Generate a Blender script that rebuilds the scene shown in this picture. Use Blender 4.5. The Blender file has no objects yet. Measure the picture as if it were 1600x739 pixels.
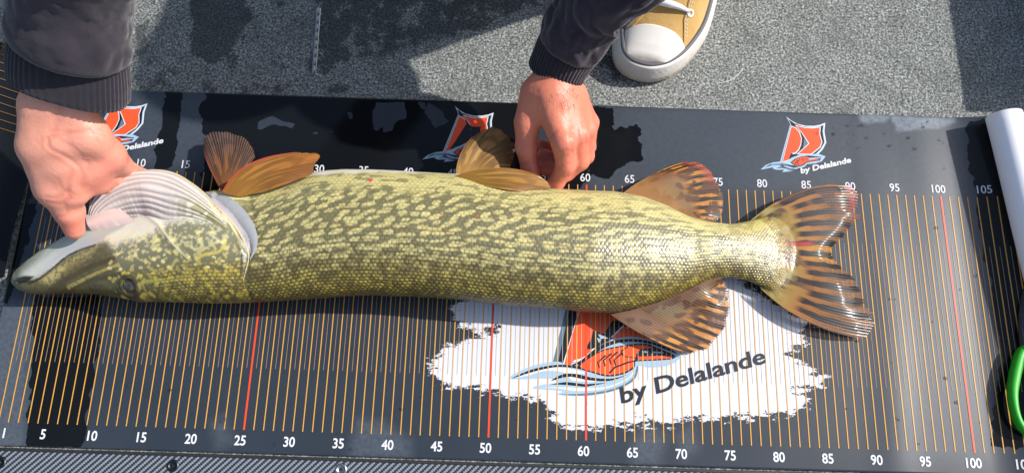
import bpy, bmesh, math, random
import numpy as np
from mathutils import Vector, Matrix
from mathutils.geometry import tessellate_polygon

random.seed(7)
rng = np.random.default_rng(7)
scene = bpy.context.scene
COL = scene.collection
CM = 0.01                                   # everything below is measured in centimetres on the mat's own ruler

# ------------------------------------------------------------------ camera, sky, sun, exposure
CAM = (2.85309900e-01, -1.45645993e-02, 2.95048333e-02, 51.3010796, -1.49420421, 81.7896712)
FPX = 1208.0
cd = bpy.data.cameras.new('camera')
cam = bpy.data.objects.new('camera', cd); COL.objects.link(cam)
cam.location = (CAM[3]*CM, CAM[4]*CM, CAM[5]*CM)
cam.rotation_euler = CAM[:3]
cd.sensor_fit = 'HORIZONTAL'; cd.angle = 2*math.atan(800/FPX)
cd.clip_start = 0.02; cd.clip_end = 2000
scene.camera = cam

SUNV = Vector((1.08, 0.25, 1.0)).normalized()          # towards the sun
elev = math.asin(SUNV.z); azim = math.atan2(SUNV.x, SUNV.y)
w = bpy.data.worlds.new('World'); scene.world = w; w.use_nodes = True
nt = w.node_tree; nt.nodes.clear()
sky = nt.nodes.new('ShaderNodeTexSky'); sky.sky_type = 'NISHITA'; sky.sun_disc = False
sky.sun_elevation = elev; sky.sun_rotation = azim; sky.air_density = 1.2; sky.dust_density = 2.0
bg = nt.nodes.new('ShaderNodeBackground'); bg.inputs['Strength'].default_value = 0.11
out = nt.nodes.new('ShaderNodeOutputWorld')
nt.links.new(sky.outputs[0], bg.inputs['Color']); nt.links.new(bg.outputs[0], out.inputs['Surface'])
sd = bpy.data.lights.new('sun', 'SUN'); sd.energy = 4.0; sd.angle = math.radians(0.9); sd.color = (1.0, 0.965, 0.91)
sun = bpy.data.objects.new('sun', sd); COL.objects.link(sun)
sun.rotation_euler = SUNV.to_track_quat('Z', 'Y').to_euler(); sun.location = (3, 1, 4)
scene.view_settings.view_transform = 'Standard'; scene.view_settings.look = 'None'
scene.view_settings.exposure = 0.55; scene.view_settings.gamma = 1.0
scene.view_settings.use_curve_mapping = False

# ------------------------------------------------------------------ helpers
def lin(r, g, b):
    f = lambda c: (c/255/12.92) if c/255 <= .04045 else ((c/255+.055)/1.055)**2.4
    return np.array([f(r), f(g), f(b)])

_cx, _sx, _cy, _sy, _cz, _sz = (math.cos(CAM[0]), math.sin(CAM[0]), math.cos(CAM[1]), math.sin(CAM[1]), math.cos(CAM[2]), math.sin(CAM[2]))
_R = (np.array([[_cz, -_sz, 0], [_sz, _cz, 0], [0, 0, 1]]) @ np.array([[_cy, 0, _sy], [0, 1, 0], [-_sy, 0, _cy]]) @ np.array([[1, 0, 0], [0, _cx, -_sx], [0, _sx, _cx]]))
def S(x, y, z=0.0):
    """survey: point read off the photograph (1600x739) -> centimetres on the ruler, at height z cm"""
    d = _R @ np.array([(x-800)/FPX, -(y-369.5)/FPX, -1.0])
    o = np.array(CAM[3:6]); return o + d*((z-o[2])/d[2])
def SP(pts, z=0.0): return np.array([S(p[0], p[1], p[2] if len(p) > 2 else z) for p in pts])

def smooth(a, b, x):
    t = np.clip((x-a)/(b-a+1e-12), 0, 1); return t*t*(3-2*t)
def hash3(i, j, k, seed=0):
    h = (i.astype(np.int64)*374761393 + j.astype(np.int64)*668265263 + k.astype(np.int64)*2147483647 + seed*974634777) & 0xFFFFFFFF
    h = ((h ^ (h >> 13))*1274126177) & 0xFFFFFFFF
    return ((h ^ (h >> 16)) & 0xFFFF)/65535.0
def noise(p, scale=1.0, seed=0, octv=1):
    p = np.asarray(p, float)*scale
    if p.shape[-1] == 2: p = np.concatenate([p, np.zeros(p.shape[:-1]+(1,))], -1)
    tot = 0; amp = 1; s = 0
    for o in range(octv):
        i = np.floor(p).astype(np.int64); f = p-i; f = f*f*(3-2*f)
        v = 0
        for a in (0, 1):
            for b in (0, 1):
                for c in (0, 1):
                    wgt = (f[..., 0] if a else 1-f[..., 0])*(f[..., 1] if b else 1-f[..., 1])*(f[..., 2] if c else 1-f[..., 2])
                    v = v + wgt*hash3(i[..., 0]+a, i[..., 1]+b, i[..., 2]+c, seed+o*17)
        tot = tot + v*amp; s += amp; amp *= .5; p = p*2.03+11.3
    return tot/s                                           # 0..1
def poly_sd(P, poly):
    """signed distance (negative inside) of P (n,2) to a closed polygon"""
    P = np.asarray(P, float)[:, :2]; V = np.asarray(poly, float)[:, :2]
    d = np.full(len(P), 1e9); ins = np.zeros(len(P), bool); n = len(V)
    for i in range(n):
        a, b = V[i], V[(i+1) % n]; e = b-a; q = P-a
        t = np.clip((q@e)/(e@e+1e-12), 0, 1); d = np.minimum(d, np.hypot(*(q-t[:, None]*e).T))
        c = ((a[1] > P[:, 1]) != (b[1] > P[:, 1]))
        xx = (b[0]-a[0])*(P[:, 1]-a[1])/((b[1]-a[1]) if b[1] != a[1] else 1e-9)+a[0]
        ins ^= c & (P[:, 0] < xx)
    return np.where(ins, -d, d)
def line_d(P, line):
    P = np.asarray(P, float)[:, :2]; V = np.asarray(line, float)[:, :2]; d = np.full(len(P), 1e9)
    for a, b in zip(V[:-1], V[1:]):
        e = b-a; q = P-a; t = np.clip((q@e)/(e@e+1e-12), 0, 1); d = np.minimum(d, np.hypot(*(q-t[:, None]*e).T))
    return d
def resample(pts, n, closed=False):
    """smooth (Catmull-Rom) resample of a polyline to n points, even in arc length"""
    P = np.asarray(pts, float); m = len(P); o = []
    segs = m if closed else m-1
    for i in range(segs):
        p1, p2 = P[i], P[(i+1) % m]
        p0 = P[i-1] if (i > 0 or closed) else 2*p1-p2
        p3 = P[(i+2) % m] if (i+2 < m or closed) else 2*p2-p1
        for t in np.linspace(0, 1, 12, endpoint=False):
            o.append(.5*((2*p1)+(-p0+p2)*t+(2*p0-5*p1+4*p2-p3)*t*t+(-p0+3*p1-3*p2+p3)*t**3))
    o.append(P[0] if closed else P[-1]); o = np.array(o)
    L = np.r_[0, np.cumsum(np.linalg.norm(np.diff(o, axis=0), axis=1))]
    q = np.linspace(0, L[-1], n+1)[:-1] if closed else np.linspace(0, L[-1], n)
    return np.stack([np.interp(q, L, o[:, k]) for k in range(P.shape[1])], 1)

def link(o, parent=None):
    COL.objects.link(o)
    if parent is not None: o.parent = parent
    return o
def tag(o, label=None, cat=None, group=None, kind=None):
    if label: o['label'] = label
    if cat: o['category'] = cat
    if group: o['group'] = group
    if kind: o['kind'] = kind
    return o
def thing(name, label, cat, group=None, loc=(0, 0, 0)):
    o = bpy.data.objects.new(name, None); o.empty_display_size = .05; COL.objects.link(o)
    return tag(o, label, cat, group)
def mk(name, V, F, mat, parent=None, attrs=None, shade=True, mats=None, fmat=None):
    """mesh object from vertices in cm and faces; attrs: name -> per-vertex floats or colours"""
    me = bpy.data.meshes.new(name); V = np.asarray(V, float)*CM
    if isinstance(F, np.ndarray):
        n, k = F.shape
        me.vertices.add(len(V)); me.vertices.foreach_set('co', V.astype(np.float32).ravel())
        me.loops.add(n*k); me.polygons.add(n)
        me.loops.foreach_set('vertex_index', F.astype(np.int32).ravel())
        me.polygons.foreach_set('loop_start', np.arange(0, n*k, k, dtype=np.int32))
        me.update(calc_edges=True); me.validate()
    else:
        me.from_pydata([tuple(v) for v in V], [], [tuple(int(i) for i in f) for f in F]); me.update()
    if shade: me.polygons.foreach_set('use_smooth', np.ones(len(me.polygons), bool))
    for k, a in (attrs or {}).items():
        a = np.asarray(a, np.float32)
        if a.ndim == 2:
            at = me.color_attributes.new(k, 'FLOAT_COLOR', 'POINT')
            at.data.foreach_set('color', np.c_[a, np.ones(len(a))].astype(np.float32).ravel() if a.shape[1] == 3 else a.ravel())
        else:
            at = me.attributes.new(k, 'FLOAT', 'POINT'); at.data.foreach_set('value', a)
    for m in (mats or [mat]): me.materials.append(m)
    if fmat is not None: me.polygons.foreach_set('material_index', np.asarray(fmat, np.int32))
    return link(bpy.data.objects.new(name, me), parent)
def grid_faces(nu, nv, wrap=False):
    i, j = np.meshgrid(np.arange(nu-1), np.arange(nv if wrap else nv-1), indexing='ij')
    j2 = (j+1) % nv
    return np.stack([(i*nv+j), ((i+1)*nv+j), ((i+1)*nv+j2), (i*nv+j2)], -1).reshape(-1, 4)
def join(parts):
    Vs, Fs, n = [], [], 0
    for V, F in parts:
        Vs.append(np.asarray(V)); Fs += [tuple(int(q)+n for q in f) for f in F]; n += len(V)
    return np.concatenate(Vs), Fs
def box(x0, x1, y0, y1, z0, z1, bev=.0):
    b = min(bev, (x1-x0)*.3, (y1-y0)*.3)
    rings = [(0, z0), (0, z1-b), (b, z1)] if b > 0 else [(0, z0), (0, z1)]
    V, F = [], []
    for q, z in rings: V += [(x0+q, y0+q, z), (x1-q, y0+q, z), (x1-q, y1-q, z), (x0+q, y1-q, z)]
    F.append((3, 2, 1, 0))
    for r in range(len(rings)-1):
        for k in range(4): F.append((r*4+k, r*4+(k+1) % 4, r*4+4+(k+1) % 4, r*4+4+k))
    e = (len(rings)-1)*4; F.append((e, e+1, e+2, e+3))
    return np.array(V), F
def tube(path, rad, n=12, caps=True):
    P = np.asarray(path, float); m = len(P); rad = np.broadcast_to(np.asarray(rad, float), (m,))
    T = np.gradient(P, axis=0); T /= np.linalg.norm(T, axis=1)[:, None]+1e-12
    ref = np.array([0, 0, 1.]) if abs(T[0][2]) < .9 else np.array([1., 0, 0])
    A = np.cross(T[0], ref); A /= np.linalg.norm(A); V = []
    for i in range(m):
        A = A-T[i]*(A@T[i]); A /= np.linalg.norm(A); B = np.cross(T[i], A)
        for k in range(n):
            th = 2*math.pi*k/n; V.append(P[i]+rad[i]*(math.cos(th)*A+math.sin(th)*B))
    F = [tuple(f) for f in grid_faces(m, n, True)]
    if caps: F += [tuple(range(n))[::-1], tuple(range((m-1)*n, m*n))]
    return np.array(V), F
def surface_net(f, lo, hi, h):
    """smooth iso-surface (0 level) of a distance function sampled on a grid"""
    ax = [np.arange(lo[k], hi[k]+h, h) for k in range(3)]
    X = np.stack(np.meshgrid(*ax, indexing='ij'), -1).astype(np.float32)
    D = f(X.reshape(-1, 3)).reshape(X.shape[:3]).astype(np.float32); s = D < 0
    c = [s[a:s.shape[0]-1+a, b:s.shape[1]-1+b, g:s.shape[2]-1+g] for a in (0, 1) for b in (0, 1) for g in (0, 1)]
    anyv = np.logical_or.reduce(c); allv = np.logical_and.reduce(c); m = anyv & ~allv
    I = np.argwhere(m); idx = -np.ones(m.shape, np.int64); idx[m] = np.arange(len(I))
    acc = np.zeros((len(I), 3)); cnt = np.zeros(len(I))
    cor = [(a, b, g) for a in (0, 1) for b in (0, 1) for g in (0, 1)]
    for p in range(8):
        for q in range(p+1, 8):
            if sum(abs(cor[p][k]-cor[q][k]) for k in range(3)) != 1: continue
            d1 = D[I[:, 0]+cor[p][0], I[:, 1]+cor[p][1], I[:, 2]+cor[p][2]]; d2 = D[I[:, 0]+cor[q][0], I[:, 1]+cor[q][1], I[:, 2]+cor[q][2]]
            k = (d1 < 0) != (d2 < 0); t = np.where(k, d1/(d1-d2+1e-20), 0)
            acc += np.where(k[:, None], np.array(cor[p])+t[:, None]*(np.array(cor[q])-np.array(cor[p])), 0); cnt += k
    V = (I+acc/cnt[:, None])*h+np.array([a[0] for a in ax])
    F = []
    for a in range(3):
        b, g = (a+1) % 3, (a+2) % 3
        sl = [slice(1, -1)]*3; sl[a] = slice(0, -1)
        sl2 = list(sl); sl2[a] = slice(1, None)
        e = np.argwhere(s[tuple(sl)] != s[tuple(sl2)]); off = np.ones(3, int); off[a] = 0; e = e+off
        if not len(e): continue
        fl = s[e[:, 0], e[:, 1], e[:, 2]]
        db = np.zeros(3, int); db[b] = 1; dg = np.zeros(3, int); dg[g] = 1
        q = [idx[tuple((e-o).T)] for o in (db*0, db, db+dg, dg)]
        Q = np.stack(q, 1); Q = np.where(fl[:, None], Q, Q[:, ::-1]); F.append(Q)
    return V, np.concatenate(F)
def cone(P, a, b, ra, rb):
    a = np.asarray(a, np.float32); b = np.asarray(b, np.float32); e = b-a; q = P-a
    t = np.clip((q@e)/(e@e+1e-9), 0, 1).astype(np.float32)
    return np.sqrt(((q-t[:, None]*e)**2).sum(1))-(ra+t*(rb-ra))
def ell(P, c, r, R=None):
    q = P-np.asarray(c, np.float32)
    if R is not None: q = q@np.asarray(R, np.float32)
    r = np.asarray(r, np.float32); k = np.sqrt(((q/r)**2).sum(1)); k2 = np.sqrt(((q/(r*r))**2).sum(1))+1e-9
    return k*(k-1)/k2
def smin(a, b, k):
    h = np.clip(.5+.5*(b-a)/k, 0, 1); return b+(a-b)*h-k*h*(1-h)
def smax(a, b, k): return -smin(-a, -b, k)
def chain(P, pts, rad, k=.3):
    d = None
    for i in range(len(pts)-1):
        c = cone(P, pts[i], pts[i+1], rad[i], rad[i+1]); d = c if d is None else smin(d, c, k)
    return d
def mesh_normals(V, F):
    n = np.zeros_like(V); a = np.cross(V[F[:, 2]]-V[F[:, 0]], V[F[:, 3]]-V[F[:, 1]])
    for k in range(4): np.add.at(n, F[:, k], a)
    return n/(np.linalg.norm(n, axis=1)[:, None]+1e-12)

# ------------------------------------------------------------------ materials
class NB:
    def __init__(s, name):
        s.m = bpy.data.materials.new(name); s.m.use_nodes = True; s.t = s.m.node_tree; s.t.nodes.clear()
        s.out = s.n('ShaderNodeOutputMaterial'); s.p = s.n('ShaderNodeBsdfPrincipled'); s.l(s.p.outputs[0], s.out.inputs['Surface'])
    def n(s, k, **kw):
        x = s.t.nodes.new(k)
        for a, v in kw.items():
            if a in x.inputs.keys(): x.inputs[a].default_value = v
            else: setattr(x, a, v)
        return x
    def l(s, a, b): s.t.links.new(a, b)
    def attr(s, name): return s.n('ShaderNodeAttribute', attribute_name=name)
    def math(s, op, a, b=None, c=None):
        x = s.n('ShaderNodeMath', operation=op)
        for i, v in enumerate((a, b, c)):
            if v is None: continue
            if isinstance(v, (int, float)): x.inputs[i].default_value = v
            else: s.l(v, x.inputs[i])
        return x.outputs[0]
    def mix(s, f, a, b):
        x = s.n('ShaderNodeMix', data_type='RGBA')
        for i, v in ((0, f), (6, a), (7, b)):
            if isinstance(v, (int, float)): x.inputs[i].default_value = v
            elif isinstance(v, (tuple, list, np.ndarray)): x.inputs[i].default_value = tuple(v)[:3]+(1,)
            else: s.l(v, x.inputs[i])
        return x.outputs[2]
    def noise(s, scale, detail=3, rough=.55, vec=None, out=0):
        x = s.n('ShaderNodeTexNoise', Scale=scale, Detail=detail, Roughness=rough)
        s.l(vec if vec is not None else s.pos(), x.inputs['Vector']); return x.outputs[out]
    def pos(s):
        if not hasattr(s, '_p'): s._p = s.n('ShaderNodeNewGeometry').outputs['Position']
        return s._p
    def ramp(s, f, stops):
        x = s.n('ShaderNodeValToRGB'); cr = x.color_ramp
        while len(cr.elements) < len(stops): cr.elements.new(.5)
        for e, (p, c) in zip(cr.elements, stops): e.position = p; e.color = tuple(c)[:3]+(1,) if not isinstance(c, (int, float)) else (c, c, c, 1)
        s.l(f, x.inputs[0]); return x.outputs[0]
    def bump(s, h, strength=.3, dist=.001):
        x = s.n('ShaderNodeBump', Strength=strength, Distance=dist); s.l(h, x.inputs['Height']); s.l(x.outputs[0], s.p.inputs['Normal']); return x
    def set(s, **kw):
        for k, v in kw.items():
            k = k.replace('_', ' ')
            if isinstance(v, (int, float)): s.p.inputs[k].default_value = v
            elif isinstance(v, (tuple, list, np.ndarray)): s.p.inputs[k].default_value = tuple(v)[:3]+((1,) if len(s.p.inputs[k].default_value) == 4 else ())
            else: s.l(v, s.p.inputs[k])
        return s
def plain(name, rgb, rough=.5, spec=.5, nscale=0, namp=.0, bump=0, metal=0):
    b = NB(name); col = lin(*rgb)
    if nscale:
        f = b.noise(nscale, 4); b.set(Base_Color=b.mix(f, tuple(col*(1-namp)), tuple(np.minimum(col*(1+namp), 1))))
        if bump: b.bump(f, bump, .0006)
    else: b.set(Base_Color=tuple(col))
    b.set(Roughness=rough, Specular_IOR_Level=spec, Metallic=metal); return b.m

# deck carpet
b = NB('marine_carpet')
f1 = b.noise(400, 2, .6); f2 = b.noise(950, 1, .5); f3 = b.noise(26, 5)
ff = b.math('ADD', b.math('MULTIPLY', f1, .72), b.math('MULTIPLY', f2, .28))
colr = b.ramp(ff, [(.33, lin(46, 50, 51)), (.45, lin(94, 97, 96)), (.54, lin(130, 132, 129)), (.67, lin(184, 185, 179))])
colr = b.mix(b.ramp(f3, [(.45, 0.), (.75, .5)]), colr, tuple(lin(74, 78, 72)))
wet_shade = b.attr('wet_shade').outputs['Fac']
wet_shade_n = b.math('ADD', wet_shade, b.math('MULTIPLY', b.math('SUBTRACT', b.noise(32, 7, .72), .5), 2.4))
wm = b.ramp(wet_shade_n, [(.42, 0.), (.62, 1.)])
b.set(Base_Color=b.mix(b.math('MULTIPLY', wm, .72), colr, tuple(lin(38, 42, 44))), Roughness=b.math('SUBTRACT', .95, b.math('MULTIPLY', wm, .3)), Specular_IOR_Level=.25)
b.bump(ff, .7, .0012); M_CARPET = b.m
# mat
b = NB('printed_vinyl')
wet_shade = b.attr('wet_shade').outputs['Fac']; spl = b.attr('splash').outputs['Fac']; dust_sheen = b.attr('dust_sheen').outputs['Fac']
wn = b.math('ADD', wet_shade, b.math('MULTIPLY', b.math('SUBTRACT', b.noise(80, 3, .55), .5), .7))
wm = b.ramp(wn, [(.485, 0.), (.515, 1.)])
mp = b.n('ShaderNodeMapping'); mp.inputs['Scale'].default_value = (55, 150, 1); b.l(b.pos(), mp.inputs[0])
bn = b.noise(1, 5, .68, mp.outputs[0]); bn2 = b.noise(430, 4, .7)
sn = b.math('ADD', spl, b.math('ADD', b.math('MULTIPLY', b.math('SUBTRACT', bn, .5), 2.3), b.math('MULTIPLY', b.math('SUBTRACT', bn2, .5), .9)))
sm = b.ramp(sn, [(.49, 0.), (.51, 1.)])
dn = b.noise(14, 4); smear = b.noise(220, 3, .6)
black = b.mix(dn, tuple(lin(36, 42, 50)), tuple(lin(50, 57, 66)))
black = b.mix(b.math('MULTIPLY', dust_sheen, b.math('MULTIPLY', smear, .5)), black, tuple(lin(120, 130, 140)))
black = b.mix(wm, black, (.006, .0072, .009))
colr = b.mix(sm, black, tuple(lin(200, 201, 208)))
rg = b.math('ADD', b.math('MULTIPLY', b.math('SUBTRACT', 1.0, wm), .27), .05)
b.set(Base_Color=colr, Roughness=b.math('ADD', rg, b.math('MULTIPLY', sm, .1)), Specular_IOR_Level=b.math('SUBTRACT', .5, b.math('MULTIPLY', wm, .3)))
b.bump(b.math('ADD', b.math('MULTIPLY', b.noise(900, 2), .25), b.math('MULTIPLY', b.noise(30, 2), .8)), .12, .0006); M_MAT = b.m
M_BACK = plain('vinyl_back', (240, 240, 246), .7, .25, 25, .02)
def ink(name, rgb): return plain(name, rgb, .33, .45, 160, .07)
M_ORANGE = ink('ink_orange', (206, 152, 66)); M_THIN = ink('ink_pale', (164, 138, 112)); M_RED = ink('ink_red', (216, 74, 36))
M_WHITE = ink('ink_white', (206, 207, 212)); M_LOGO = ink('ink_logo_orange', (232, 82, 40)); M_BLACK = ink('ink_black', (20, 24, 30)); M_BLUE = ink('ink_blue', (150, 178, 200)); M_SLATE = ink('ink_slate', (88, 112, 128)); M_INKGREY = ink('ink_grey', (38, 42, 48))
# carbon-look panel
b = NB('carbon_weave')
sx = b.n('ShaderNodeSeparateXYZ'); b.l(b.pos(), sx.inputs[0])
X = b.math('MULTIPLY', sx.outputs[0], 100); Y = b.math('MULTIPLY', sx.outputs[1], 100)
cell = .33
u = b.math('DIVIDE', X, cell); v = b.math('DIVIDE', Y, cell)
dg = b.math('FRACT', b.math('MULTIPLY', b.math('SUBTRACT', u, v), .5))
st = b.math('ABSOLUTE', b.math('SUBTRACT', dg, .5))
th = b.math('ABSOLUTE', b.math('SUBTRACT', b.math('FRACT', b.math('MULTIPLY', b.math('ADD', b.math('MULTIPLY', u, 1.0), b.math('MULTIPLY', v, 1.0)), 1.0)), .5))
lite = b.math('ADD', st, b.math('MULTIPLY', b.math('SUBTRACT', th, .25), .42))
fac = b.ramp(lite, [(.2, 0.), (.36, 1.)])
b.set(Base_Color=b.mix(fac, tuple(lin(40, 43, 48)), tuple(lin(126, 131, 140))), Roughness=.35, Specular_IOR_Level=.5, Coat_Weight=.4, Coat_Roughness=.12)
b.bump(fac, .4, .0005); M_CARBON = b.m
M_TRIM = plain('black_trim', (34, 35, 36), .5, .5, 300, .6, .4)
M_STEEL = plain('steel', (170, 172, 172), .3, .5, 200, .1, 0, 1.0)
M_DARKSTEEL = plain('dark_steel', (70, 72, 74), .35, .5, 200, .2, 0, 1.0)
# fish
def fish_mat(name, rough=.34, coat=.5, sss=0.0):
    b = NB(name); c = b.attr('Col').outputs['Color']
    b.set(Base_Color=c, Roughness=rough, Specular_IOR_Level=.4, Coat_Weight=coat, Coat_Roughness=.12)
    b.bump(b.noise(1400, 2), .12, .0004); return b.m
M_FISH = fish_mat('pike_skin', .44, .36); M_GILL = fish_mat('pike_membrane', .38, .5)
def fin_mat(name, trans=.3):
    b = NB(name); c = b.attr('Col').outputs['Color']; a = b.attr('alpha').outputs['Fac']
    b.set(Base_Color=c, Roughness=.52, Specular_IOR_Level=.4, Coat_Weight=.12, Coat_Roughness=.12)
    tr = b.n('ShaderNodeBsdfTranslucent'); b.l(c, tr.inputs['Color'])
    mx = b.n('ShaderNodeMixShader'); mx.inputs[0].default_value = trans; b.l(b.p.outputs[0], mx.inputs[1]); b.l(tr.outputs[0], mx.inputs[2])
    tp = b.n('ShaderNodeBsdfTransparent'); m2 = b.n('ShaderNodeMixShader'); b.l(a, m2.inputs[0]); b.l(tp.outputs[0], m2.inputs[1]); b.l(mx.outputs[0], m2.inputs[2])
    b.l(m2.outputs[0], b.out.inputs['Surface']); b.bump(b.noise(700, 3), .2, .0005); return b.m
M_FIN = fin_mat('pike_fin')
b = NB('pike_eye'); b.set(Base_Color=b.attr('Col').outputs['Color'], Roughness=.06, Specular_IOR_Level=.6, Coat_Weight=1.0, Coat_Roughness=.03); M_EYE = b.m
# skin
b = NB('skin'); c = b.attr('Col').outputs['Color']; vz = b.n('ShaderNodeTexVoronoi', Scale=620.0); b.l(b.pos(), vz.inputs['Vector'])
hn = b.math('ADD', b.math('MULTIPLY', vz.outputs['Distance'], .6), b.math('MULTIPLY', b.noise(260, 4), .9))
b.set(Base_Color=b.mix(b.math('MULTIPLY', b.noise(160, 4), .35), c, tuple(lin(196, 120, 96))), Roughness=.46, Specular_IOR_Level=.45, Subsurface_Weight=.12, Subsurface_Radius=(.6, .25, .15), Subsurface_Scale=.006)
b.bump(hn, .35, .0007); M_SKIN = b.m
# clothes
def cloth(name, c1, c2, knit=900, bump=.4):
    b = NB(name); f = b.noise(22, 5, .6); g = b.noise(knit, 2)
    b.set(Base_Color=b.mix(b.ramp(f, [(.35, 0.), (.65, 1.)]), tuple(lin(*c1)), tuple(lin(*c2))), Roughness=.92, Specular_IOR_Level=.2, Sheen_Weight=.25, Sheen_Roughness=.5)
    b.bump(b.math('ADD', b.math('MULTIPLY', g, .6), b.math('MULTIPLY', b.noise(90, 4, .65), .9)), bump, .002); return b.m
M_HOODIE = cloth('hoodie_fabric', (39, 34, 44), (56, 49, 60)); M_CUFF = cloth('hoodie_rib', (32, 28, 37), (43, 38, 48))
M_DENIM = cloth('trouser_fabric', (52, 58, 74), (62, 68, 86)); M_CANVAS = cloth('tan_canvas', (178, 142, 84), (194, 158, 98), 1300, .5)
b = NB('white_rubber'); g = b.attr('grime').outputs['Fac']; f = b.noise(120, 4)
b.set(Base_Color=b.mix(b.math('MULTIPLY', g, b.math('ADD', f, .25)), tuple(lin(222, 219, 213)), tuple(lin(146, 124, 96))), Roughness=.5, Specular_IOR_Level=.4); b.bump(b.noise(500, 2), .1, .0005); M_RUBBER = b.m
M_STRIPE = plain('grey_rubber', (92, 90, 94), .6, .4, 200, .15); M_LACE = plain('lace', (226, 226, 228), .8, .2, 900, .1, .4)
M_HAIR = plain('hair', (48, 36, 28), .6, .4, 400, .3, .5)
M_GREEN = plain('green_grip', (30, 160, 26), .45, .45, 120, .12, .15)
M_LINE = plain('clear_line', (215, 215, 205), .3, .6)
M_PLAST = plain('grey_plastic', (120, 124, 126), .5, .5, 60, .1)

# ------------------------------------------------------------------ the setting: water, hull, deck
def sheet(name, x0, x1, y0, y1, z, mat, nx=2, ny=2, hfun=None, attrs=None, label=None):
    x = np.linspace(x0, x1, nx); y = np.linspace(y0, y1, ny); XX, YY = np.meshgrid(x, y, indexing='ij')
    P = np.stack([XX, YY, np.full_like(XX, z)], -1).reshape(-1, 3)
    if hfun is not None: P[:, 2] += hfun(P)
    return mk(name, P, grid_faces(nx, ny), mat, None, attrs(P) if attrs else None)
b = NB('lake_water'); b.set(Base_Color=tuple(lin(30, 48, 46)), Roughness=.08, Specular_IOR_Level=.5); b.bump(b.noise(2.5, 3), .5, .05); M_WATER = b.m
tag(sheet('water', -60000, 60000, -60000, 60000, -62, M_WATER), kind='structure')
deck_wet_shade = [(SP([(285, -40), (385, -40), (390, 30), (362, 75), (335, 105), (295, 85), (300, 40)]), .9),
            (SP([(488, -60), (900, -60), (862, 0), (742, 48), (650, 75), (560, 100), (528, 108), (500, 122), (486, 60)]), .62),  # damp carpet with the leg's cast shadow darkened into it
            (SP([(190, -60), (560, -60), (560, 60), (520, 150), (190, 150)]), .34), (SP([(200, 20), (232, 10), (236, 60), (205, 95)]), .55), (SP([(520, 118), (575, 135), (560, 150), (505, 148)]), .5),
            (SP([(930, 60), (965, 90), (985, 118), (1000, 135), (925, 135)]), .5)]  # shadow of the shoe toe, painted as a darker patch of carpet
def deck_attr(P):
    v = np.full(len(P), .05)
    for poly, k in deck_wet_shade: v = np.maximum(v, k*smooth(1.0, -1.0, poly_sd(P, poly)))
    return {'wet_shade': v}
def pile(P): return .10*(noise(P[:, :2], 3.2, 5)-.5)+.07*(noise(P[:, :2], 7, 8)-.5)
tag(sheet('deck', -14, 122, 33, 62, -.22, M_CARPET, 900, 190, pile, deck_attr), kind='structure')
hull = np.array([(-150, -110), (260, -110), (260, 160), (-150, 160)])
tag(mk('hull', *join([box(-150, 260, -110, 160, -60, -.38)]), M_CARPET, None, {'wet_shade': np.full(8, .05)}, shade=False), kind='structure')
pc = sheet('panel', -40, 150, -30, -1.75, -.25, M_CARBON, 2, 2); tag(pc, kind='structure')
def screw(px, py, parent, name='screw'):
    c = S(px, py, -.25); n = 24
    V, F = [], []
    for r, z in ((.62, .0), (.60, .07), (.42, .14), (.36, .05), (.18, .03)):
        for k in range(n): V.append((c[0]+r*math.cos(2*math.pi*k/n), c[1]+r*math.sin(2*math.pi*k/n), -.245+z))
    for i in range(4):
        for k in range(n): F.append((i*n+k, i*n+(k+1) % n, (i+1)*n+(k+1) % n, (i+1)*n+k))
    F.append(tuple(range(4*n, 5*n)))
    o = mk(name, V, F, M_DARKSTEEL if px < 400 else M_STEEL, parent)
    V, F = box(c[0]-.17, c[0]+.17, c[1]-.05, c[1]+.05, -.22, -.10, .02); V2, F2 = box(c[0]-.05, c[0]+.05, c[1]-.17, c[1]+.17, -.22, -.103, .02)
    mk('screw_recess', *join([(V, F), (V2, F2)]), M_BLACK, o, shade=False)
screw(270, 727, pc); screw(533, 733, pc); screw(0, 722, pc)
# strip of trim between panel and mat
V, F = join([box(-40, 150, -1.72, -1.42, -.25, -.12, .04)]); mk('edge_trim', V, F, M_TRIM, pc, shade=False)

# ------------------------------------------------------------------ the measuring mat
Y0, Y1 = -1.22, 38.65
def hmat(x, y):
    x = np.asarray(x, float); y = np.asarray(y, float)
    t = (y+1)/40
    h = .10*np.exp(-((x-91.8-2.2*t)/2.2)**2)*smooth(1.15, .1, t)+.07*np.exp(-((x-98.5)/2.6)**2)*smooth(.2, .9, t)
    h += .12*np.exp(-((x-60)/9)**2)*smooth(.8, 1., t)
    h += np.clip((x-101.5)/6.0, 0, 1)**2*1.2
    h += np.where(x < 2.0, .25*smooth(1.0, -2.2, x)*smooth(.3, 1., t), 0)
    return h
mat = thing('measuring_mat', 'black and orange printed fish measuring mat lying flat on the boat deck', 'measuring mat')
XL, XR = -2.2, 108.6
wet_shade_polys = [(SP(p), k) for p, k in [
    ([(922, 168), (955, 172), (958, 207), (985, 195), (1003, 200), (1006, 250), (980, 256), (952, 278), (925, 274), (905, 292), (880, 300), (880, 160)], 1),
    ([(262, 140), (287, 140), (278, 200), (272, 262), (240, 268), (250, 200)], 1),
    ([(318, 140), (560, 148), (832, 160), (850, 300), (310, 300), (330, 215), (316, 205), (312, 170)], 1),  # wet film, with the angler's shade and reflection blackened in
    ([(50, 460), (165, 462), (150, 560), (128, 700), (45, 700)], 1),
    ([(-80, 130), (70, 150), (60, 330), (10, 470), (-90, 470)], 1), 
    ([(1508, 190), (1545, 190), (1620, 480), (1640, 700), (1545, 700), (1562, 560), (1540, 420), (1520, 300)], 1)]]  # shadow beside the rolled end, blackened into the vinyl
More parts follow.
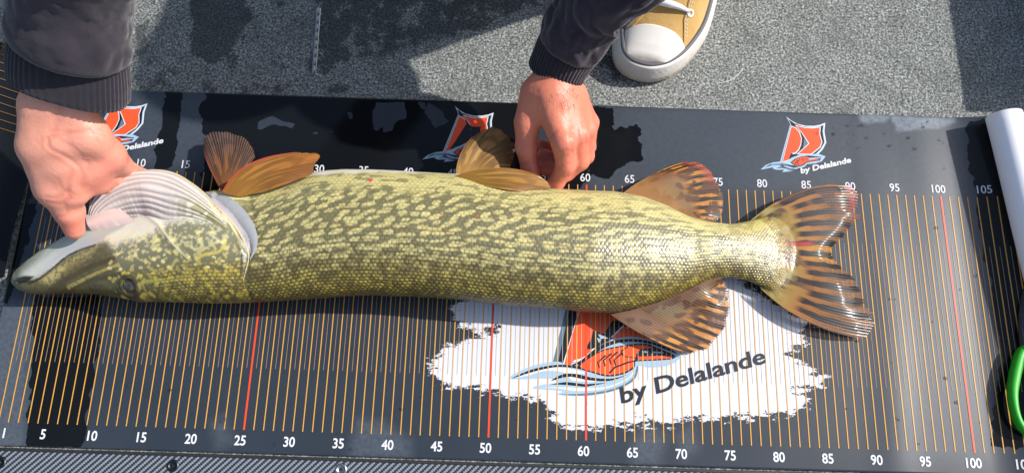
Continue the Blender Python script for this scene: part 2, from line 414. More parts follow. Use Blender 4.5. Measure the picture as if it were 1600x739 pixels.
dry_polys = [SP(p) for p in [
    [(402, 190), (425, 183), (462, 194), (455, 199), (425, 194), (408, 205), (401, 203)], [(586, 160), (633, 160), (635, 184), (620, 190), (614, 206), (600, 207), (598, 196), (590, 205), (584, 203), (583, 175)],
    [(486, 208), (497, 206), (498, 210), (488, 211)], [(668, 160), (690, 172), (700, 190), (680, 200), (664, 175)], [(545, 178), (550, 177), (551, 185), (546, 186)], [(650, 158), (664, 160), (668, 172), (657, 170)]]]
splash_poly = SP([(710, 470), (760, 462), (905, 455), (1130, 425), (1160, 445), (1215, 478), (1268, 500), (1252, 520), (1255, 535), (1225, 548), (1255, 570), (1290, 590), (1282, 603), (1240, 606), (1262, 622), (1255, 640), (1225, 645), (1130, 652), (1060, 658), (985, 662),
                  (930, 668), (895, 672), (868, 655), (850, 632), (800, 618), (770, 612), (720, 605), (690, 600), (672, 582), (680, 556), (700, 538), (735, 532), (780, 512), (745, 520), (710, 495)])
dust_sheen_polys = [(SP(p), k) for p, k in [([(1330, 190), (1480, 185), (1510, 200), (1540, 470), (1550, 720), (1400, 720), (1420, 490), (1370, 420)], .35), ([(1340, 176), (1395, 176), (1385, 192), (1345, 192)], 2.4), ([(1390, 178), (1490, 180), (1495, 192), (1440, 206), (1400, 204)], 2.4),  # patches on this line: sky reflection painted as lighter vinyl
                                      ([(-20, 470), (50, 470), (40, 710), (-20, 710)], .9), ([(205, 145), (330, 150), (320, 260), (205, 255)], .4), ([(548, 700), (560, 655), (600, 660), (640, 690), (640, 715), (548, 715)], .8), ([(990, 690), (1010, 660), (1040, 680), (1030, 725), (990, 725)], .8), ([(1060, 680), (1080, 665), (1090, 700), (1070, 715)], .8), ([(330, 660), (350, 650), (365, 690), (340, 700)], .7), ([(850, 165), (1330, 175), (1330, 300), (930, 300)], .35)]]
nx, ny = 560, 200
xs = np.linspace(XL, XR, nx); ys = np.linspace(Y0, Y1, ny); XX, YY = np.meshgrid(xs, ys, indexing='ij')
P = np.stack([XX, YY, hmat(XX, YY)], -1).reshape(-1, 3)
wt = np.zeros(len(P)); dt = np.zeros(len(P))
for poly, k in wet_shade_polys: wt = np.maximum(wt, k*smooth(1.3, -1.3, poly_sd(P, poly)+1.1*(noise(P[:, :2], .55, 33, 3)-.5)))
for poly in dry_polys: wt = np.minimum(wt, smooth(-.5, .5, poly_sd(P, poly)+.5*(noise(P[:, :2], .9, 43, 3)-.5)))
for poly, k in dust_sheen_polys: sf_ = .3 if k > 2 else 1.0; dt = np.maximum(dt, k*smooth(sf_, -sf_, poly_sd(P, poly)+(.7*(noise(P[:, :2], 1.1, 5, 3)-.5) if k > 2 else 0)))
spd = poly_sd(P, splash_poly); splv = np.clip(.5-spd/2.2, -.6, 1.6)
n0 = len(P); Pb = P-np.array([0, 0, .17])
top = grid_faces(nx, ny); bot = top[:, ::-1]+n0
rim = []
edge = [i*ny for i in range(nx)]+[(nx-1)*ny+j for j in range(1, ny)]+[i*ny+ny-1 for i in range(nx-2, -1, -1)]+[j for j in range(ny-2, 0, -1)]
for a, bb in zip(edge, edge[1:]+edge[:1]): rim.append((bb, a, a+n0, bb+n0))
mk('mat_sheet', np.concatenate([P, Pb]), np.concatenate([top, bot, np.array(rim)]), M_MAT, mat, {'wet_shade': np.r_[wt, wt*0], 'dust_sheen': np.r_[dt, dt*0], 'splash': np.r_[splv, splv*0-.6]})

def strips(name, rects, z, mat_, ydiv=16):
    """thin printed bars (x0,x1,y0,y1) that follow the mat's surface"""
    V, F = [], []
    for x0, x1, y0, y1 in rects:
        n = len(V)
        for j in range(ydiv+1):
            y = y0+(y1-y0)*j/ydiv
            V += [(x0, y, float(hmat(x0, y))+z), (x1, y, float(hmat(x1, y))+z)]
        for j in range(ydiv): F.append((n+2*j, n+2*j+1, n+2*j+3, n+2*j+2))
    return mk(name, V, F, mat_, mat, shade=False)
LB, LT = 1.04, 28.85
red = [25, 50, 60, 100]
def runs(xc, hw, ya, yb):
    y = np.arange(ya, yb, .2); ins = poly_sd(np.c_[np.full(len(y), xc), y], splash_poly) < -.1; o = ([], []); a = 0
    for k in range(1, len(y)+1):
        if k == len(y) or ins[k] != ins[a]: o[int(ins[a])].append((xc-hw, xc+hw, y[a], y[k] if k < len(y) else yb)); a = k
    return o
M_ORANGE_W = ink('ink_orange_on_white', (206, 160, 92)); M_THIN_W = ink('ink_pale_on_white', (190, 178, 166))
ra = [runs(x, .052, LB, LT) for x in range(0, 109) if x not in red]; rb = [runs(x+.5, .021, 7.3, 23.0) for x in range(0, 108)]
strips('centimetre_print', sum([r[0] for r in ra], []), .035, M_ORANGE); strips('centimetre_print', sum([r[1] for r in ra], []), .035, M_ORANGE_W, 6)
strips('half_centimetre_print', sum([r[0] for r in rb], []), .033, M_THIN); strips('half_centimetre_print', sum([r[1] for r in rb], []), .033, M_THIN_W, 6)
for x in red: strips('red_line', [(x-.1, x+.1, LB, LT)], .037, M_RED)

def text_mesh(body, size, shear=0.0, sx=1.0, bold=0.0, spacing=1.0):
    cu = bpy.data.curves.new('lettering', 'FONT'); cu.body = body; cu.size = size; cu.shear = shear; cu.align_x = 'CENTER'; cu.align_y = 'CENTER'; cu.offset = bold; cu.space_character = spacing; cu.resolution_u = 4
    o = bpy.data.objects.new('lettering', cu); COL.objects.link(o)
    me = o.evaluated_get(bpy.context.evaluated_depsgraph_get()).to_mesh()
    V = np.array([v.co[:] for v in me.vertices]) if len(me.vertices) else np.zeros((0, 3)); F = [tuple(p.vertices) for p in me.polygons]
    o.evaluated_get(bpy.context.evaluated_depsgraph_get()).to_mesh_clear()
    bpy.data.objects.remove(o); bpy.data.curves.remove(cu)
    V = V*np.array([sx, 1, 1]); return V, F
cap = None
def put_text(name, body, x, y, h, mat_, ang=0.0, sx=.9, bold=.02, shear=0.0, z=.045, spacing=1.0, parent=None):
    V, F = text_mesh(body, 1.0, shear, sx, bold, spacing)
    Vr, _ = text_mesh('0', 1.0); ch = Vr[:, 1].max()-Vr[:, 1].min()
    V = V*(h/ch); lo = V.min(0); hi = V.max(0); V[:, :2] -= (lo+hi)[:2]/2
    c, s = math.cos(ang), math.sin(ang); W = V.copy(); W[:, 0] = c*V[:, 0]-s*V[:, 1]+x; W[:, 1] = s*V[:, 0]+c*V[:, 1]+y
    W[:, 2] = hmat(W[:, 0], W[:, 1])+z
    return mk(name, W, F, mat_, parent or mat, shade=False)
for x in [1]+list(range(5, 110, 5)):
    put_text('numeral', str(x), x-.25 if x > 4 else x-.2, 0.0, .95, M_WHITE)
    put_text('numeral', str(x), x-.15, 29.72, .93, M_WHITE, bold=.008)

# printed logo, drawn once in its own units (reference drawing 1056 wide over 200 px of the photograph)
L_SIL = [(360, 118), (400, 150), (450, 178), (520, 195), (590, 196), (640, 187), (683, 170), (676, 240), (692, 335), (662, 390), (628, 425), (645, 432), (686, 447), (655, 488), (600, 505), (532, 510), (515, 530), (470, 555), (400, 570), (328, 576), (345, 556), (280, 557), (248, 546), (258, 535), (150, 556), (190, 520), (250, 497), (310, 490), (395, 180)]
L_BLK = [(378, 140), (430, 175), (500, 201), (580, 210), (640, 202), (668, 190), (660, 240), (676, 332), (645, 385), (605, 425), (560, 432), (470, 432), (400, 470), (330, 500), (322, 498), (402, 185)]
L_WL = [(402, 194), (440, 208), (474, 246), (491, 300), (484, 352), (468, 394), (440, 426), (412, 430), (402, 464), (372, 486), (326, 497)]
L_OL = [(405, 201), (438, 215), (468, 250), (485, 300), (478, 350), (462, 388), (436, 416), (406, 420), (396, 458), (368, 480), (332, 490)]
L_WR = [(432, 186), (510, 207), (580, 211), (646, 203), (641, 262), (660, 330), (644, 374), (592, 416), (570, 432), (446, 430), (543, 342), (490, 258)]
L_OR = [(442, 194), (512, 213), (580, 217), (638, 209), (634, 262), (653, 330), (638, 369), (588, 409), (566, 426), (460, 425), (552, 342), (496, 256)]
L_TRI = [(508, 300), (541, 341), (497, 386), (504, 345)]
L_FIN = [(402, 418), (430, 436), (456, 440), (430, 470), (395, 478), (380, 470)]
L_HEAD = [(352, 500), (372, 478), (410, 456), (460, 438), (530, 428), (600, 432), (640, 437), (678, 448), (650, 484), (600, 499), (530, 504), (512, 524), (470, 546), (400, 556), (360, 520)]
L_HB = [(395, 498), (430, 468), (480, 450), (540, 440), (600, 446), (650, 452), (640, 482), (560, 492), (528, 500), (505, 520), (470, 532), (430, 524)]
L_HO = [(408, 498), (440, 472), (485, 455), (530, 450), (548, 458), (612, 470), (634, 478), (560, 484), (524, 492), (500, 512), (470, 524), (436, 516)]
L_JAW = [(540, 462), (600, 456), (645, 458), (640, 466), (600, 466), (556, 474)]
L_GILL = [[(452, 478), (430, 500), (446, 516), (452, 514), (440, 500), (460, 480)], [(474, 468), (448, 496), (464, 518), (470, 516), (456, 496), (482, 470)], [(500, 462), (486, 480), (510, 486), (512, 482), (494, 478), (506, 464)], [(515, 470), (545, 466), (548, 470), (518, 475)]]
L_WAVE = [[(180, 540), (230, 512), (320, 504), (420, 522), (470, 538), (420, 540), (340, 516), (250, 522)], [(275, 545), (330, 530), (400, 542), (440, 552), (380, 552), (330, 542)], [(300, 524), (330, 517), (362, 530), (330, 528)], [(360, 562), (440, 553), (500, 535), (470, 556), (410, 566)]]
L_WAVEW = [[(205, 534), (250, 514), (320, 509), (400, 522), (330, 512), (255, 518)], [(340, 534), (400, 536), (440, 546), (395, 546)]]
LOGO = [(L_SIL, 'edge'), (L_BLK, M_BLACK), (L_WL, M_WHITE), (L_OL, M_LOGO), (L_WR, M_WHITE), (L_OR, M_LOGO), (L_TRI, M_SLATE), (L_FIN, M_BLACK), (L_HEAD, M_BLUE), (L_HB, M_BLACK), (L_HO, M_LOGO), (L_JAW, M_BLUE)]+[(g, M_BLACK) for g in L_GILL]+[(g, M_BLACK) for g in L_WAVE]+[(g, M_BLUE) for g in L_WAVEW]
BIG = [([(350, 352), (380, 362), (447, 66), (420, 60)], M_SLATE), ([(374, 364), (402, 370), (492, 68), (440, 64)], M_BLACK), ([(400, 370), (410, 370), (500, 68), (490, 68)], M_WHITE), ([(409, 368), (500, 66), (560, 66), (668, 140), (612, 206), (560, 196), (560, 232), (520, 284), (470, 332), (440, 370)], M_LOGO),
       ([(664, 134), (720, 140), (652, 228), (614, 208)], M_BLACK), ([(650, 226), (718, 160), (724, 168), (660, 232)], M_WHITE), ([(660, 228), (722, 166), (776, 200), (736, 212), (690, 226)], M_LOGO),
       ([(438, 374), (520, 330), (600, 265), (700, 228), (780, 222), (880, 245), (960, 280), (1018, 310), (1000, 348), (940, 376), (860, 382), (790, 376), (780, 432), (740, 470), (650, 505), (520, 524), (370, 524), (400, 506), (245, 491), (300, 472), (362, 470), (344, 441), (130, 441), (200, 390), (290, 362), (380, 352)], M_BLUE),
       ([(560, 188), (610, 206), (664, 228), (640, 242), (560, 284), (516, 290), (550, 232)], M_BLACK), ([(585, 208), (612, 216), (640, 230), (600, 232)], M_BLUE), ([(580, 226), (604, 236), (590, 254)], M_BLUE),
       ([(150, 436), (220, 408), (300, 388), (380, 382), (460, 392), (520, 412), (440, 414), (370, 402), (300, 402), (220, 424)], M_WHITE), ([(300, 486), (380, 492), (470, 505), (600, 498), (700, 466), (760, 430), (772, 400), (740, 440), (640, 480), (520, 490), (420, 486)], M_WHITE), ([(430, 430), (520, 440), (600, 446), (560, 458), (450, 452)], M_WHITE),
       ([(132, 441), (210, 403), (290, 380), (380, 368), (470, 374), (560, 396), (650, 424), (560, 408), (460, 386), (380, 380), (300, 392), (220, 413)], M_BLACK), ([(340, 452), (400, 418), (470, 416), (560, 436), (660, 440), (740, 420), (650, 452), (540, 450), (450, 432), (400, 436)], M_BLACK), ([(330, 470), (420, 458), (520, 470), (640, 462), (520, 484), (420, 474)], M_BLACK), ([(380, 524), (520, 518), (640, 500), (730, 466), (776, 426), (790, 378), (796, 380), (784, 436), (740, 474), (650, 510), (520, 530)], M_SLATE),
       ([(440, 374), (500, 342), (580, 278), (660, 243), (760, 233), (860, 246), (960, 283), (1004, 312), (940, 288), (860, 259), (760, 248), (670, 260), (590, 297), (510, 357)], M_BLACK),
       ([(480, 376), (560, 316), (620, 286), (700, 270), (790, 258), (850, 260), (890, 276), (985, 318), (965, 340), (800, 350), (782, 352), (776, 384), (724, 416), (640, 430), (560, 412)], M_BLACK), ([(492, 376), (562, 322), (622, 293), (700, 277), (740, 270), (706, 296), (720, 326), (780, 334), (772, 350), (768, 378), (720, 408), (640, 421), (562, 404)], M_LOGO), ([(712, 300), (748, 272), (800, 264), (846, 268), (872, 280), (810, 286), (786, 312), (784, 330), (726, 322)], M_LOGO), ([(792, 326), (900, 322), (966, 322), (966, 334), (800, 344)], M_LOGO),
       ([(826, 294), (852, 294), (846, 304), (830, 304)], M_BLUE), ([(870, 298), (930, 302), (926, 310), (872, 306)], M_BLUE)]+[([(x0, y0), (x0-40, y0+38), (x0-30, y0+70), (x0-24, y0+66), (x0-32, y0+38), (x0+12, y0+2)], M_BLACK) for x0, y0 in ((620, 318), (650, 308), (682, 300), (706, 306))]+[([(640, 412), (668, 380), (740, 352), (776, 346), (776, 352), (744, 360), (676, 386), (650, 414)], M_BLACK)]
def logo(A, extra=None):
    """A maps logo units to centimetres"""
    V, F, fm = [], [], []; mats = [M_BLUE, M_BLACK, M_WHITE, M_LOGO, M_SLATE]
    layers = []
    for poly, m in (LOGO[1:7] if extra else LOGO):
        if m == 'edge':
            layers.append((poly, M_BLUE))
            if not extra:
                c = [(360, 118), (400, 150), (450, 178), (520, 195), (590, 196), (640, 187), (683, 170), (676, 240), (692, 335), (662, 390), (628, 425), (618, 420), (652, 386), (682, 334), (667, 240), (672, 184), (640, 196), (590, 205), (520, 203), (450, 186), (400, 162)]
                layers.append((c, M_WHITE))
        else: layers.append((poly, m))
    layers += [([(p[0], p[1], 1) for p in poly], m) for poly, m in (extra or [])]
    for k, (poly, m) in enumerate(layers):
        if len(poly[0]) == 3: poly = [B2(p) for p in resample(np.array(poly, float)[:, :2], len(poly)*5, True)] if len(poly) > 9 else [B2(p) for p in poly]; AA = lambda p: p
        else: AA = A
        q = resample(poly, len(poly)*3, True) if len(poly) > 40 else np.array(poly, float)
        q = np.array([AA(p) for p in q]); n = len(V); z = .012+.0008*k
        V += [(p[0], p[1], float(hmat(p[0], p[1]))+z) for p in q]
        for t in tessellate_polygon([[Vector((p[0], p[1], 0)) for p in q]]):
            a, bb, c = (q[i] for i in t)
            tt = t if (bb[0]-a[0])*(c[1]-a[1])-(bb[1]-a[1])*(c[0]-a[0]) > 0 else t[::-1]
            F.append(tuple(n+i for i in tt)); fm.append(mats.index(m))
    return mk('logo', V, F, None, mat, shade=False, mats=mats, fmat=fm)
def small_map(dx, dy=0.0):
    def A(p):
        q = S(1160+p[0]/5.28, 160+p[1]/5.28, 0); return (q[0]+dx, q[1]+dy)
    return A
tip = S(1228.2, 182.3)
for tx, ty in ((711, 166.5), (171, 152), (1228.2, 182.3)):
    q = S(tx, ty); logo(small_map(q[0]-tip[0], q[1]-tip[1]))
    c = S(1290, 260)+q-tip
    put_text('lettering', 'by Delalande', c[0], c[1], .62, M_WHITE, math.radians(15), 1.32, .035, .2, .045)
a0 = np.array(small_map(0)((685, 447))); a1 = np.array(small_map(0)((150, 552))); b0 = S(1062, 549)[:2]; b1 = S(800, 592)[:2]
za = complex(*(a1-a0)); zb = complex(*(b1-b0)); rt = zb/za
def big_map(p):
    z = complex(*(np.array(small_map(0)(p))-a0))*rt+complex(*b0); return (z.real, z.imag)
B2 = lambda p: tuple(S(760+p[0]/3.36, 460+p[1]/3.36, 0)[:2])
logo(big_map, BIG)
c = (S(970, 628)+S(1194, 550))/2
put_text('lettering', 'by Delalande', c[0], c[1]-.1, 1.62, M_INKGREY, math.radians(17), 1.34, .022, .12, .045)

# rolled end of the mat at the right: a spiral of the same sheet, white back outwards
ax0 = S(1567, 181, 2.4); ax1 = S(1632, 440, 2.4); d = (ax1-ax0)/np.linalg.norm(ax1-ax0)
nl, na = 40, 110; V = []
perp = np.array([d[1], -d[0], 0]); perp = perp if perp[0] > 0 else -perp
for i in range(nl):
    cpt = ax0+d*(i/(nl-1)*47)
    for side in (0, 1):
        for k in range(na):
            th = 2*math.pi*2.2*k/(na-1)+math.pi*1.42; r = 2.05-.32*k/(na-1)*2.2-(.14 if side else 0)+.03*math.sin(i*.3+th)
            V.append(cpt+perp*(r*math.cos(th))+np.array([0, 0, r*math.sin(th)]))
V = np.array(V); V[:, 2] = np.maximum(V[:, 2], .35); F, fm = [], []
for i in range(nl-1):
    for side in (0, 1):
        for k in range(na-1):
            p0 = i*2*na+side*na+k; q0 = p0+2*na; f = (p0, p0+1, q0+1, q0); F.append(f if side == 0 else f[::-1]); fm.append(side)
for i in (0, nl-1):
    for k in range(na-1):
        p0 = i*2*na+k; f = (p0, p0+na, p0+na+1, p0+1); F.append(f if i == 0 else f[::-1]); fm.append(0)
for i in range(nl-1):
    for k in (0, na-1):
        p0 = i*2*na+k; F.append((p0, p0+2*na, p0+3*na, p0+na)); fm.append(0)
r_ = mk('rolled_end', V, F, None, mat, mats=[M_BACK, M_MAT], fmat=fm); r_['label'] = 'white backed rolled-up end of the mat'
# left end curls up off the deck: ruler lines go on over it
V, nu, nv = [], 24, 40
for i in range(nu):
    u = i/(nu-1)
    for j in range(nv):
        y = 16+(Y1+6-16)*j/(nv-1)
        V.append((-2.25-6.0*u, y-2.0*u, .6+2.6*u*u+.25*math.sin(j*.3)))
V = np.array(V); 
mk('curled_end', V, grid_faces(nu, nv), M_MAT, mat, {'wet_shade': np.ones(len(V)), 'dust_sheen': np.zeros(len(V)), 'splash': np.full(len(V), -.6)})
Vs, Fs = [], []
for k in range(13):
    y = 33.5+k*.95; n = len(Vs)
    for i in range(nu):
        u = .15+.85*i/(nu-1)
        for e in (-.03, .03): Vs.append((-2.4-6.0*u, y+e-2.0*u+3.2*u-1.5, .64+2.6*u*u+.25*math.sin((y-16)/(Y1+6-16)*(nv-1)*.3)+.25))
    for i in range(nu-1): Fs.append((n+2*i, n+2*i+1, n+2*i+3, n+2*i+2))
mk('curled_print', Vs, Fs, ink('ink_shaded_orange', (112, 80, 34)), mat, shade=False)  # orange darkened to paint in the shade at the left end

# ------------------------------------------------------------------ the pike
pike = thing('pike', 'large olive and yellow spotted pike lying on its side along the measuring mat', 'fish')
#        x    top  bottom  half-thickness  centre height
ST = [(21, 437, 441, .35, 3.6), (24, 431, 447, .8, 3.5), (32, 422, 454, 1.35, 3.4), (45, 411, 458, 1.7, 3.3), (70, 392, 459, 2.0, 3.2), (105, 372, 458, 2.35, 3.2), (150, 350, 459, 2.75, 3.4), (185, 340, 465, 3.1, 3.6), (220, 333, 470, 3.45, 3.8),
      (260, 322, 471, 3.8, 4.0), (300, 309, 471, 4.05, 4.1), (340, 302, 472, 4.2, 4.2), (372, 298, 472, 4.2, 4.2), (400, 295, 470, 4.1, 4.1), (440, 289, 468, 4.2, 4.2), (500, 272, 463, 4.5, 4.4), (540, 268.5, 461, 4.6, 4.5), (580, 269, 459.5, 4.7, 4.5),
      (650, 273.5, 461, 4.7, 4.5), (720, 277, 466, 4.6, 4.4), (790, 290, 475, 4.5, 4.3), (860, 298, 480, 4.3, 4.1), (920, 301, 486, 4.1, 3.9), (960, 302, 487, 3.8, 3.6), (1000, 309, 479, 3.5, 3.3), (1040, 323, 467, 3.1, 2.95), (1075, 341, 451, 2.7, 2.6), (1105, 348, 437, 2.15, 2.1), (1140, 351, 432, 1.78, 1.85), (1170, 346, 438, 1.36, 1.65), (1195, 339, 449, .96, 1.6), (1215, 340, 457, .62, 1.56), (1232, 346, 454, .34, 1.60), (1246, 354, 448, .05, 1.66)]
NS, NV = 1300, 250
ST = np.array(ST, float); xq = np.r_[np.linspace(21, 60, 90)[:-1], np.linspace(60, 1246, NS-89)]
stq = np.stack([np.interp(xq, ST[:, 0], ST[:, k]) for k in range(1, 5)], 1)
ker = np.exp(-np.linspace(-2.2, 2.2, 31)**2); ker /= ker.sum()
for k in range(4):
    e = np.r_[np.full(15, 0)+stq[0, k]-(stq[15:0:-1, k]-stq[0, k]), stq[:, k], 2*stq[-1, k]-stq[-2:-17:-1, k]]
    sm_ = np.convolve(e, ker, 'valid'); wgt_ = smooth(60, 130, xq); stq[:, k] = stq[:, k]*(1-wgt_)+sm_*wgt_
zc = stq[:, 3]
PT = np.array([S(x, a, z) for x, a, z in zip(xq, stq[:, 0], zc)]); PB = np.array([S(x, a, z) for x, a, z in zip(xq, stq[:, 1], zc)])
CEN = (PT+PB)/2; HV = (PT-PB)/2; HB = stq[:, 2]
sarc = np.r_[0, np.cumsum(np.linalg.norm(np.diff(CEN, axis=0), axis=1))]
th = np.r_[np.linspace(-.5, math.pi+.5, NV-26), np.linspace(math.pi+.5, 2*math.pi-.5, 28)[1:-1]]
NV = len(th)
ct = np.cos(th); sn_ = np.sin(th); ex = .92
cc = np.sign(ct)*np.abs(ct)**ex; ss = np.sign(sn_)*np.abs(sn_)**ex
FV = CEN[:, None, :]-HV[:, None, :]*cc[None, :, None]
FV[:, :, 2] = zc[:, None]+HB[:, None]*np.where(ss > 0, ss, .96*ss)[None, :]
phi = np.broadcast_to((th/math.pi)[None, :], FV.shape[:2])
HA = np.linalg.norm(HV, axis=1)
FV[:, :, 2] = np.maximum(FV[:, :, 2], .06)
fs = np.broadcast_to(sarc[:, None], FV.shape[:2]); ft = np.concatenate([np.zeros((len(xq), 1)), np.cumsum(np.linalg.norm(np.diff(FV, axis=1), axis=2), axis=1)], 1)
ft = ft-ft[:, [np.argmin(np.abs(th-math.pi/2))]]        # girth measured from the flank's midline
XY = FV[:, :, :2].reshape(-1, 2)
fx = np.broadcast_to(xq[:, None], FV.shape[:2])
# large forms: gill cover stands proud of the body, cheek, jaw groove
def R2(a): return a.reshape(FV.shape[:2])
HZ = 7.4
cover = SP([(170, 330), (240, 318), (300, 308), (330, 318), (352, 335), (368, 355), (380, 378), (386, 398), (383, 420), (378, 440), (372, 462), (365, 490), (150, 490), (150, 340)], HZ)
head = fx < 470
hidx = np.where(head.ravel())[0]
sdc = np.full(XY.shape[0], 9.); sdc[hidx] = poly_sd(XY[hidx], cover)
cov = smooth(.05, -.22, sdc)*smooth(250, 330, fx.ravel())*smooth(-.3, .1, phi.ravel())*smooth(1.3, 1.0, phi.ravel())
rid = SP([(228, 335), (250, 352), (262, 368), (275, 385), (298, 404)], HZ); rd = np.full(XY.shape[0], 9.); rd[hidx] = line_d(XY[hidx], rid)
mouth = SP([(22, 440), (40, 441), (58, 435), (82, 420), (107, 403), (130, 394), (163, 388)], 5.2); md = np.full(XY.shape[0], 9.); md[hidx] = line_d(XY[hidx], mouth)
upv = (phi.ravel() > -.05) & (phi.ravel() < 1.05)
disp = .26*cov*smooth(.15, .55, phi.ravel())+.10*np.exp(-(rd/.22)**2)*upv-.22*np.exp(-(md/.13)**2)*upv*smooth(170, 120, fx.ravel())
sq = SP([(385, 300), (400, 340), (402, 372), (392, 400), (384, 430), (380, 455)], HZ); qd = np.full(XY.shape[0], 9.); qd[hidx] = line_d(XY[hidx], sq)
disp -= .10*np.exp(-(qd/.3)**2)*upv
eyeP = SP([(206, 449)], 5.4)[0]; de = np.hypot(XY[:, 0]-eyeP[0], XY[:, 1]-eyeP[1]); disp += .16*np.exp(-((de-.84)/.26)**2)*upv-.25*smooth(.75, .42, de)*upv
disp += .06*(noise(np.c_[fs.ravel()*.25, ft.ravel()*.4], 1, 3, 2)-.5)*2*smooth(100, 300, fx.ravel())
# scales: overlapping rows, each a small dome; real relief
sp_ = np.interp(xq, [0, 400, 800, 1050, 1240], [.38, .48, .50, .42, .30])[:, None]; tp_ = sp_*.78
uu = np.cumsum(np.r_[0, np.diff(sarc)/sp_[1:, 0]])[:, None]+0*ft; vv = ft/tp_
uu = uu+.55*noise(np.c_[fs.ravel(), ft.ravel()], .7, 9).reshape(ft.shape); vv = vv+.45*noise(np.c_[fs.ravel(), ft.ravel()], .6, 19).reshape(ft.shape)
row = np.floor(vv); fu = uu+.5*(row % 2); ci = np.floor(fu); lu = fu-ci-.5; lv = vv-row-.5
dome = np.clip(1-((np.abs(lu)*1.9)**2.4+(np.abs(lv)*1.95)**2.2), 0, 1)
tilt = .5+lu
rnd = hash3(ci.astype(int), row.astype(int), np.zeros_like(ci, int), 4)
sc_on = smooth(384, 402, fx)*smooth(1232, 1200, fx)
cheekS = smooth(225, 300, fx)*smooth(.40, .28, phi)*(fx < 395)
belly = smooth(.86, .97, phi)
amp = np.interp(np.clip(phi, 0, 1), [0, .25, .5, .9, 1], [.095, .085, .05, .03, .004])
scale_h = (amp*sc_on*(1-belly)+.045*cheekS)*(.55*dome+.45*dome*tilt)*(.75+.5*rnd)
disp = disp+scale_h.ravel()
FVf = FV.reshape(-1, 3); FF = grid_faces(len(xq), NV, True)
nrm = mesh_normals(FVf, FF)
if np.mean((nrm*(FVf-np.repeat(CEN, NV, 0))).sum(1)) < 0: nrm = -nrm; FF = FF[:, ::-1]
FVn = FVf+nrm*disp[:, None]; FVn[:, 2] = np.maximum(FVn[:, 2], .05)

# ---- skin colours (pigment, plus shading drawn along the cheek ridge)
ph = phi.copy(); ph = np.where(ph > 1.4, ph-2, ph)         # underside: continue from the back
s_, t_ = fs, ft
n1 = R2(noise(np.c_[fs.ravel(), ft.ravel()], 1.3, 21, 3)); n2 = R2(noise(np.c_[fs.ravel()*.6, ft.ravel()], 2.4, 31, 2)); n3 = R2(noise(np.c_[fs.ravel(), ft.ravel()], 6, 41, 2))
def C(r, g, b_): return lin(r, g, b_)[None, None, :]
def mixc(a, b_, f): f = np.clip(f, 0, 1)[..., None]; return a*(1-f)+b_*f
tailf = smooth(760, 1000, fx)
back = C(96, 84, 28); flank = C(118, 113, 80); low = C(150, 142, 92); cream = C(226, 218, 202)
col = mixc(mixc(back+0*fs[..., None], flank, smooth(.10, .40, ph+.10*(n1-.5))), low, smooth(.6, .85, ph))
# pale spots
spot = np.zeros(fs.shape)
def add_spots(lst):
    for s0, t0, la, lb, ang, k in lst:
        i0, i1 = np.searchsorted(sarc, [s0-la*1.5-.3, s0+la*1.5+.3])
        if i1 <= i0: continue
        ds = fs[i0:i1]-s0; dt_ = ft[i0:i1]-t0; c, q = math.cos(ang), math.sin(ang)
        a = (c*ds+q*dt_)/la; b2 = (-q*ds+c*dt_)/lb
        r = np.sqrt(a*a+b2*b2)+.22*(n2[i0:i1]-.5)+.18*(n3[i0:i1]-.5)+.34*(rnd[i0:i1]-.5)
        spot[i0:i1] = np.maximum(spot[i0:i1], k*smooth(1.05, .90, r))
lst = []
r_ = random.Random(11)
tmin, tmax = -7.2, 7.6
for ri, t0 in enumerate(np.arange(-3.1, 5.2, .64)):
    s0 = 25.8+(ri % 2)*1.0+r_.random()*.8
    while s0 < 84:
        f = min(1, max(0, (s0-46)/22))
        loc = float(np.interp(s0, sarc, HA)); tt = t0*loc/6.0
        la = r_.uniform(.42, .92)*(1+.5*f); lb = r_.uniform(.17, .27)*(1-.12*f)*(loc/6)**.5
        ang = (1-f)*r_.uniform(.15, .65)*smooth(-3, 1, t0)+r_.uniform(-.08, .08)
        if s0 < 47 and r_.random() < .03: s0 += 1.4; continue
        lst.append((s0, tt+r_.uniform(-.2, .2), la, lb, ang, r_.uniform(.75, 1)))
        s0 += la*2+r_.uniform(.05, .42)
for ri in range(520):                                       # short bars and flecks towards the back
    s0 = r_.uniform(27, 82); loc = float(np.interp(s0, sarc, HA)); t0 = r_.uniform(-6.2, -2.2)*loc/6
    lst.append((s0, t0, r_.uniform(.16, .42), r_.uniform(.14, .34)*loc/6, r_.uniform(-.5, .25), r_.uniform(.45, .8)))
add_spots(lst)
worm = smooth(.41, .47, R2(noise(np.c_[fs.ravel()*.5+.5*n1.ravel(), ft.ravel()*1.9], 1.5, 61, 2)))
spotc = mixc(mixc(C(190, 166, 58)+0*fs[..., None], C(210, 198, 134), smooth(.1, .4, ph)), C(216, 203, 134), smooth(.55, .85, ph))
spotv = np.maximum(spot, worm*smooth(.60, .72, ph+.10*(n1-.5))*.95)
col = mixc(col, spotc, spotv)
col = mixc(col, C(204, 194, 136), smooth(.60, .85, ph+.05*(n1-.5))*(.2+.35*smooth(560, 800, fx)))
col = mixc(col, C(112, 104, 58), smooth(1080, 1180, fx)*smooth(.5, .62, n1)*.7)
col = mixc(col, C(196, 176, 78), smooth(1120, 1190, fx)*smooth(.35, .7, ph)*.55); col = mixc(col, C(170, 136, 66), smooth(1200, 1235, fx)*.8); col = mixc(col, C(70, 48, 34), smooth(1170, 1215, fx)*smooth(.60, .68, n2)*.7)
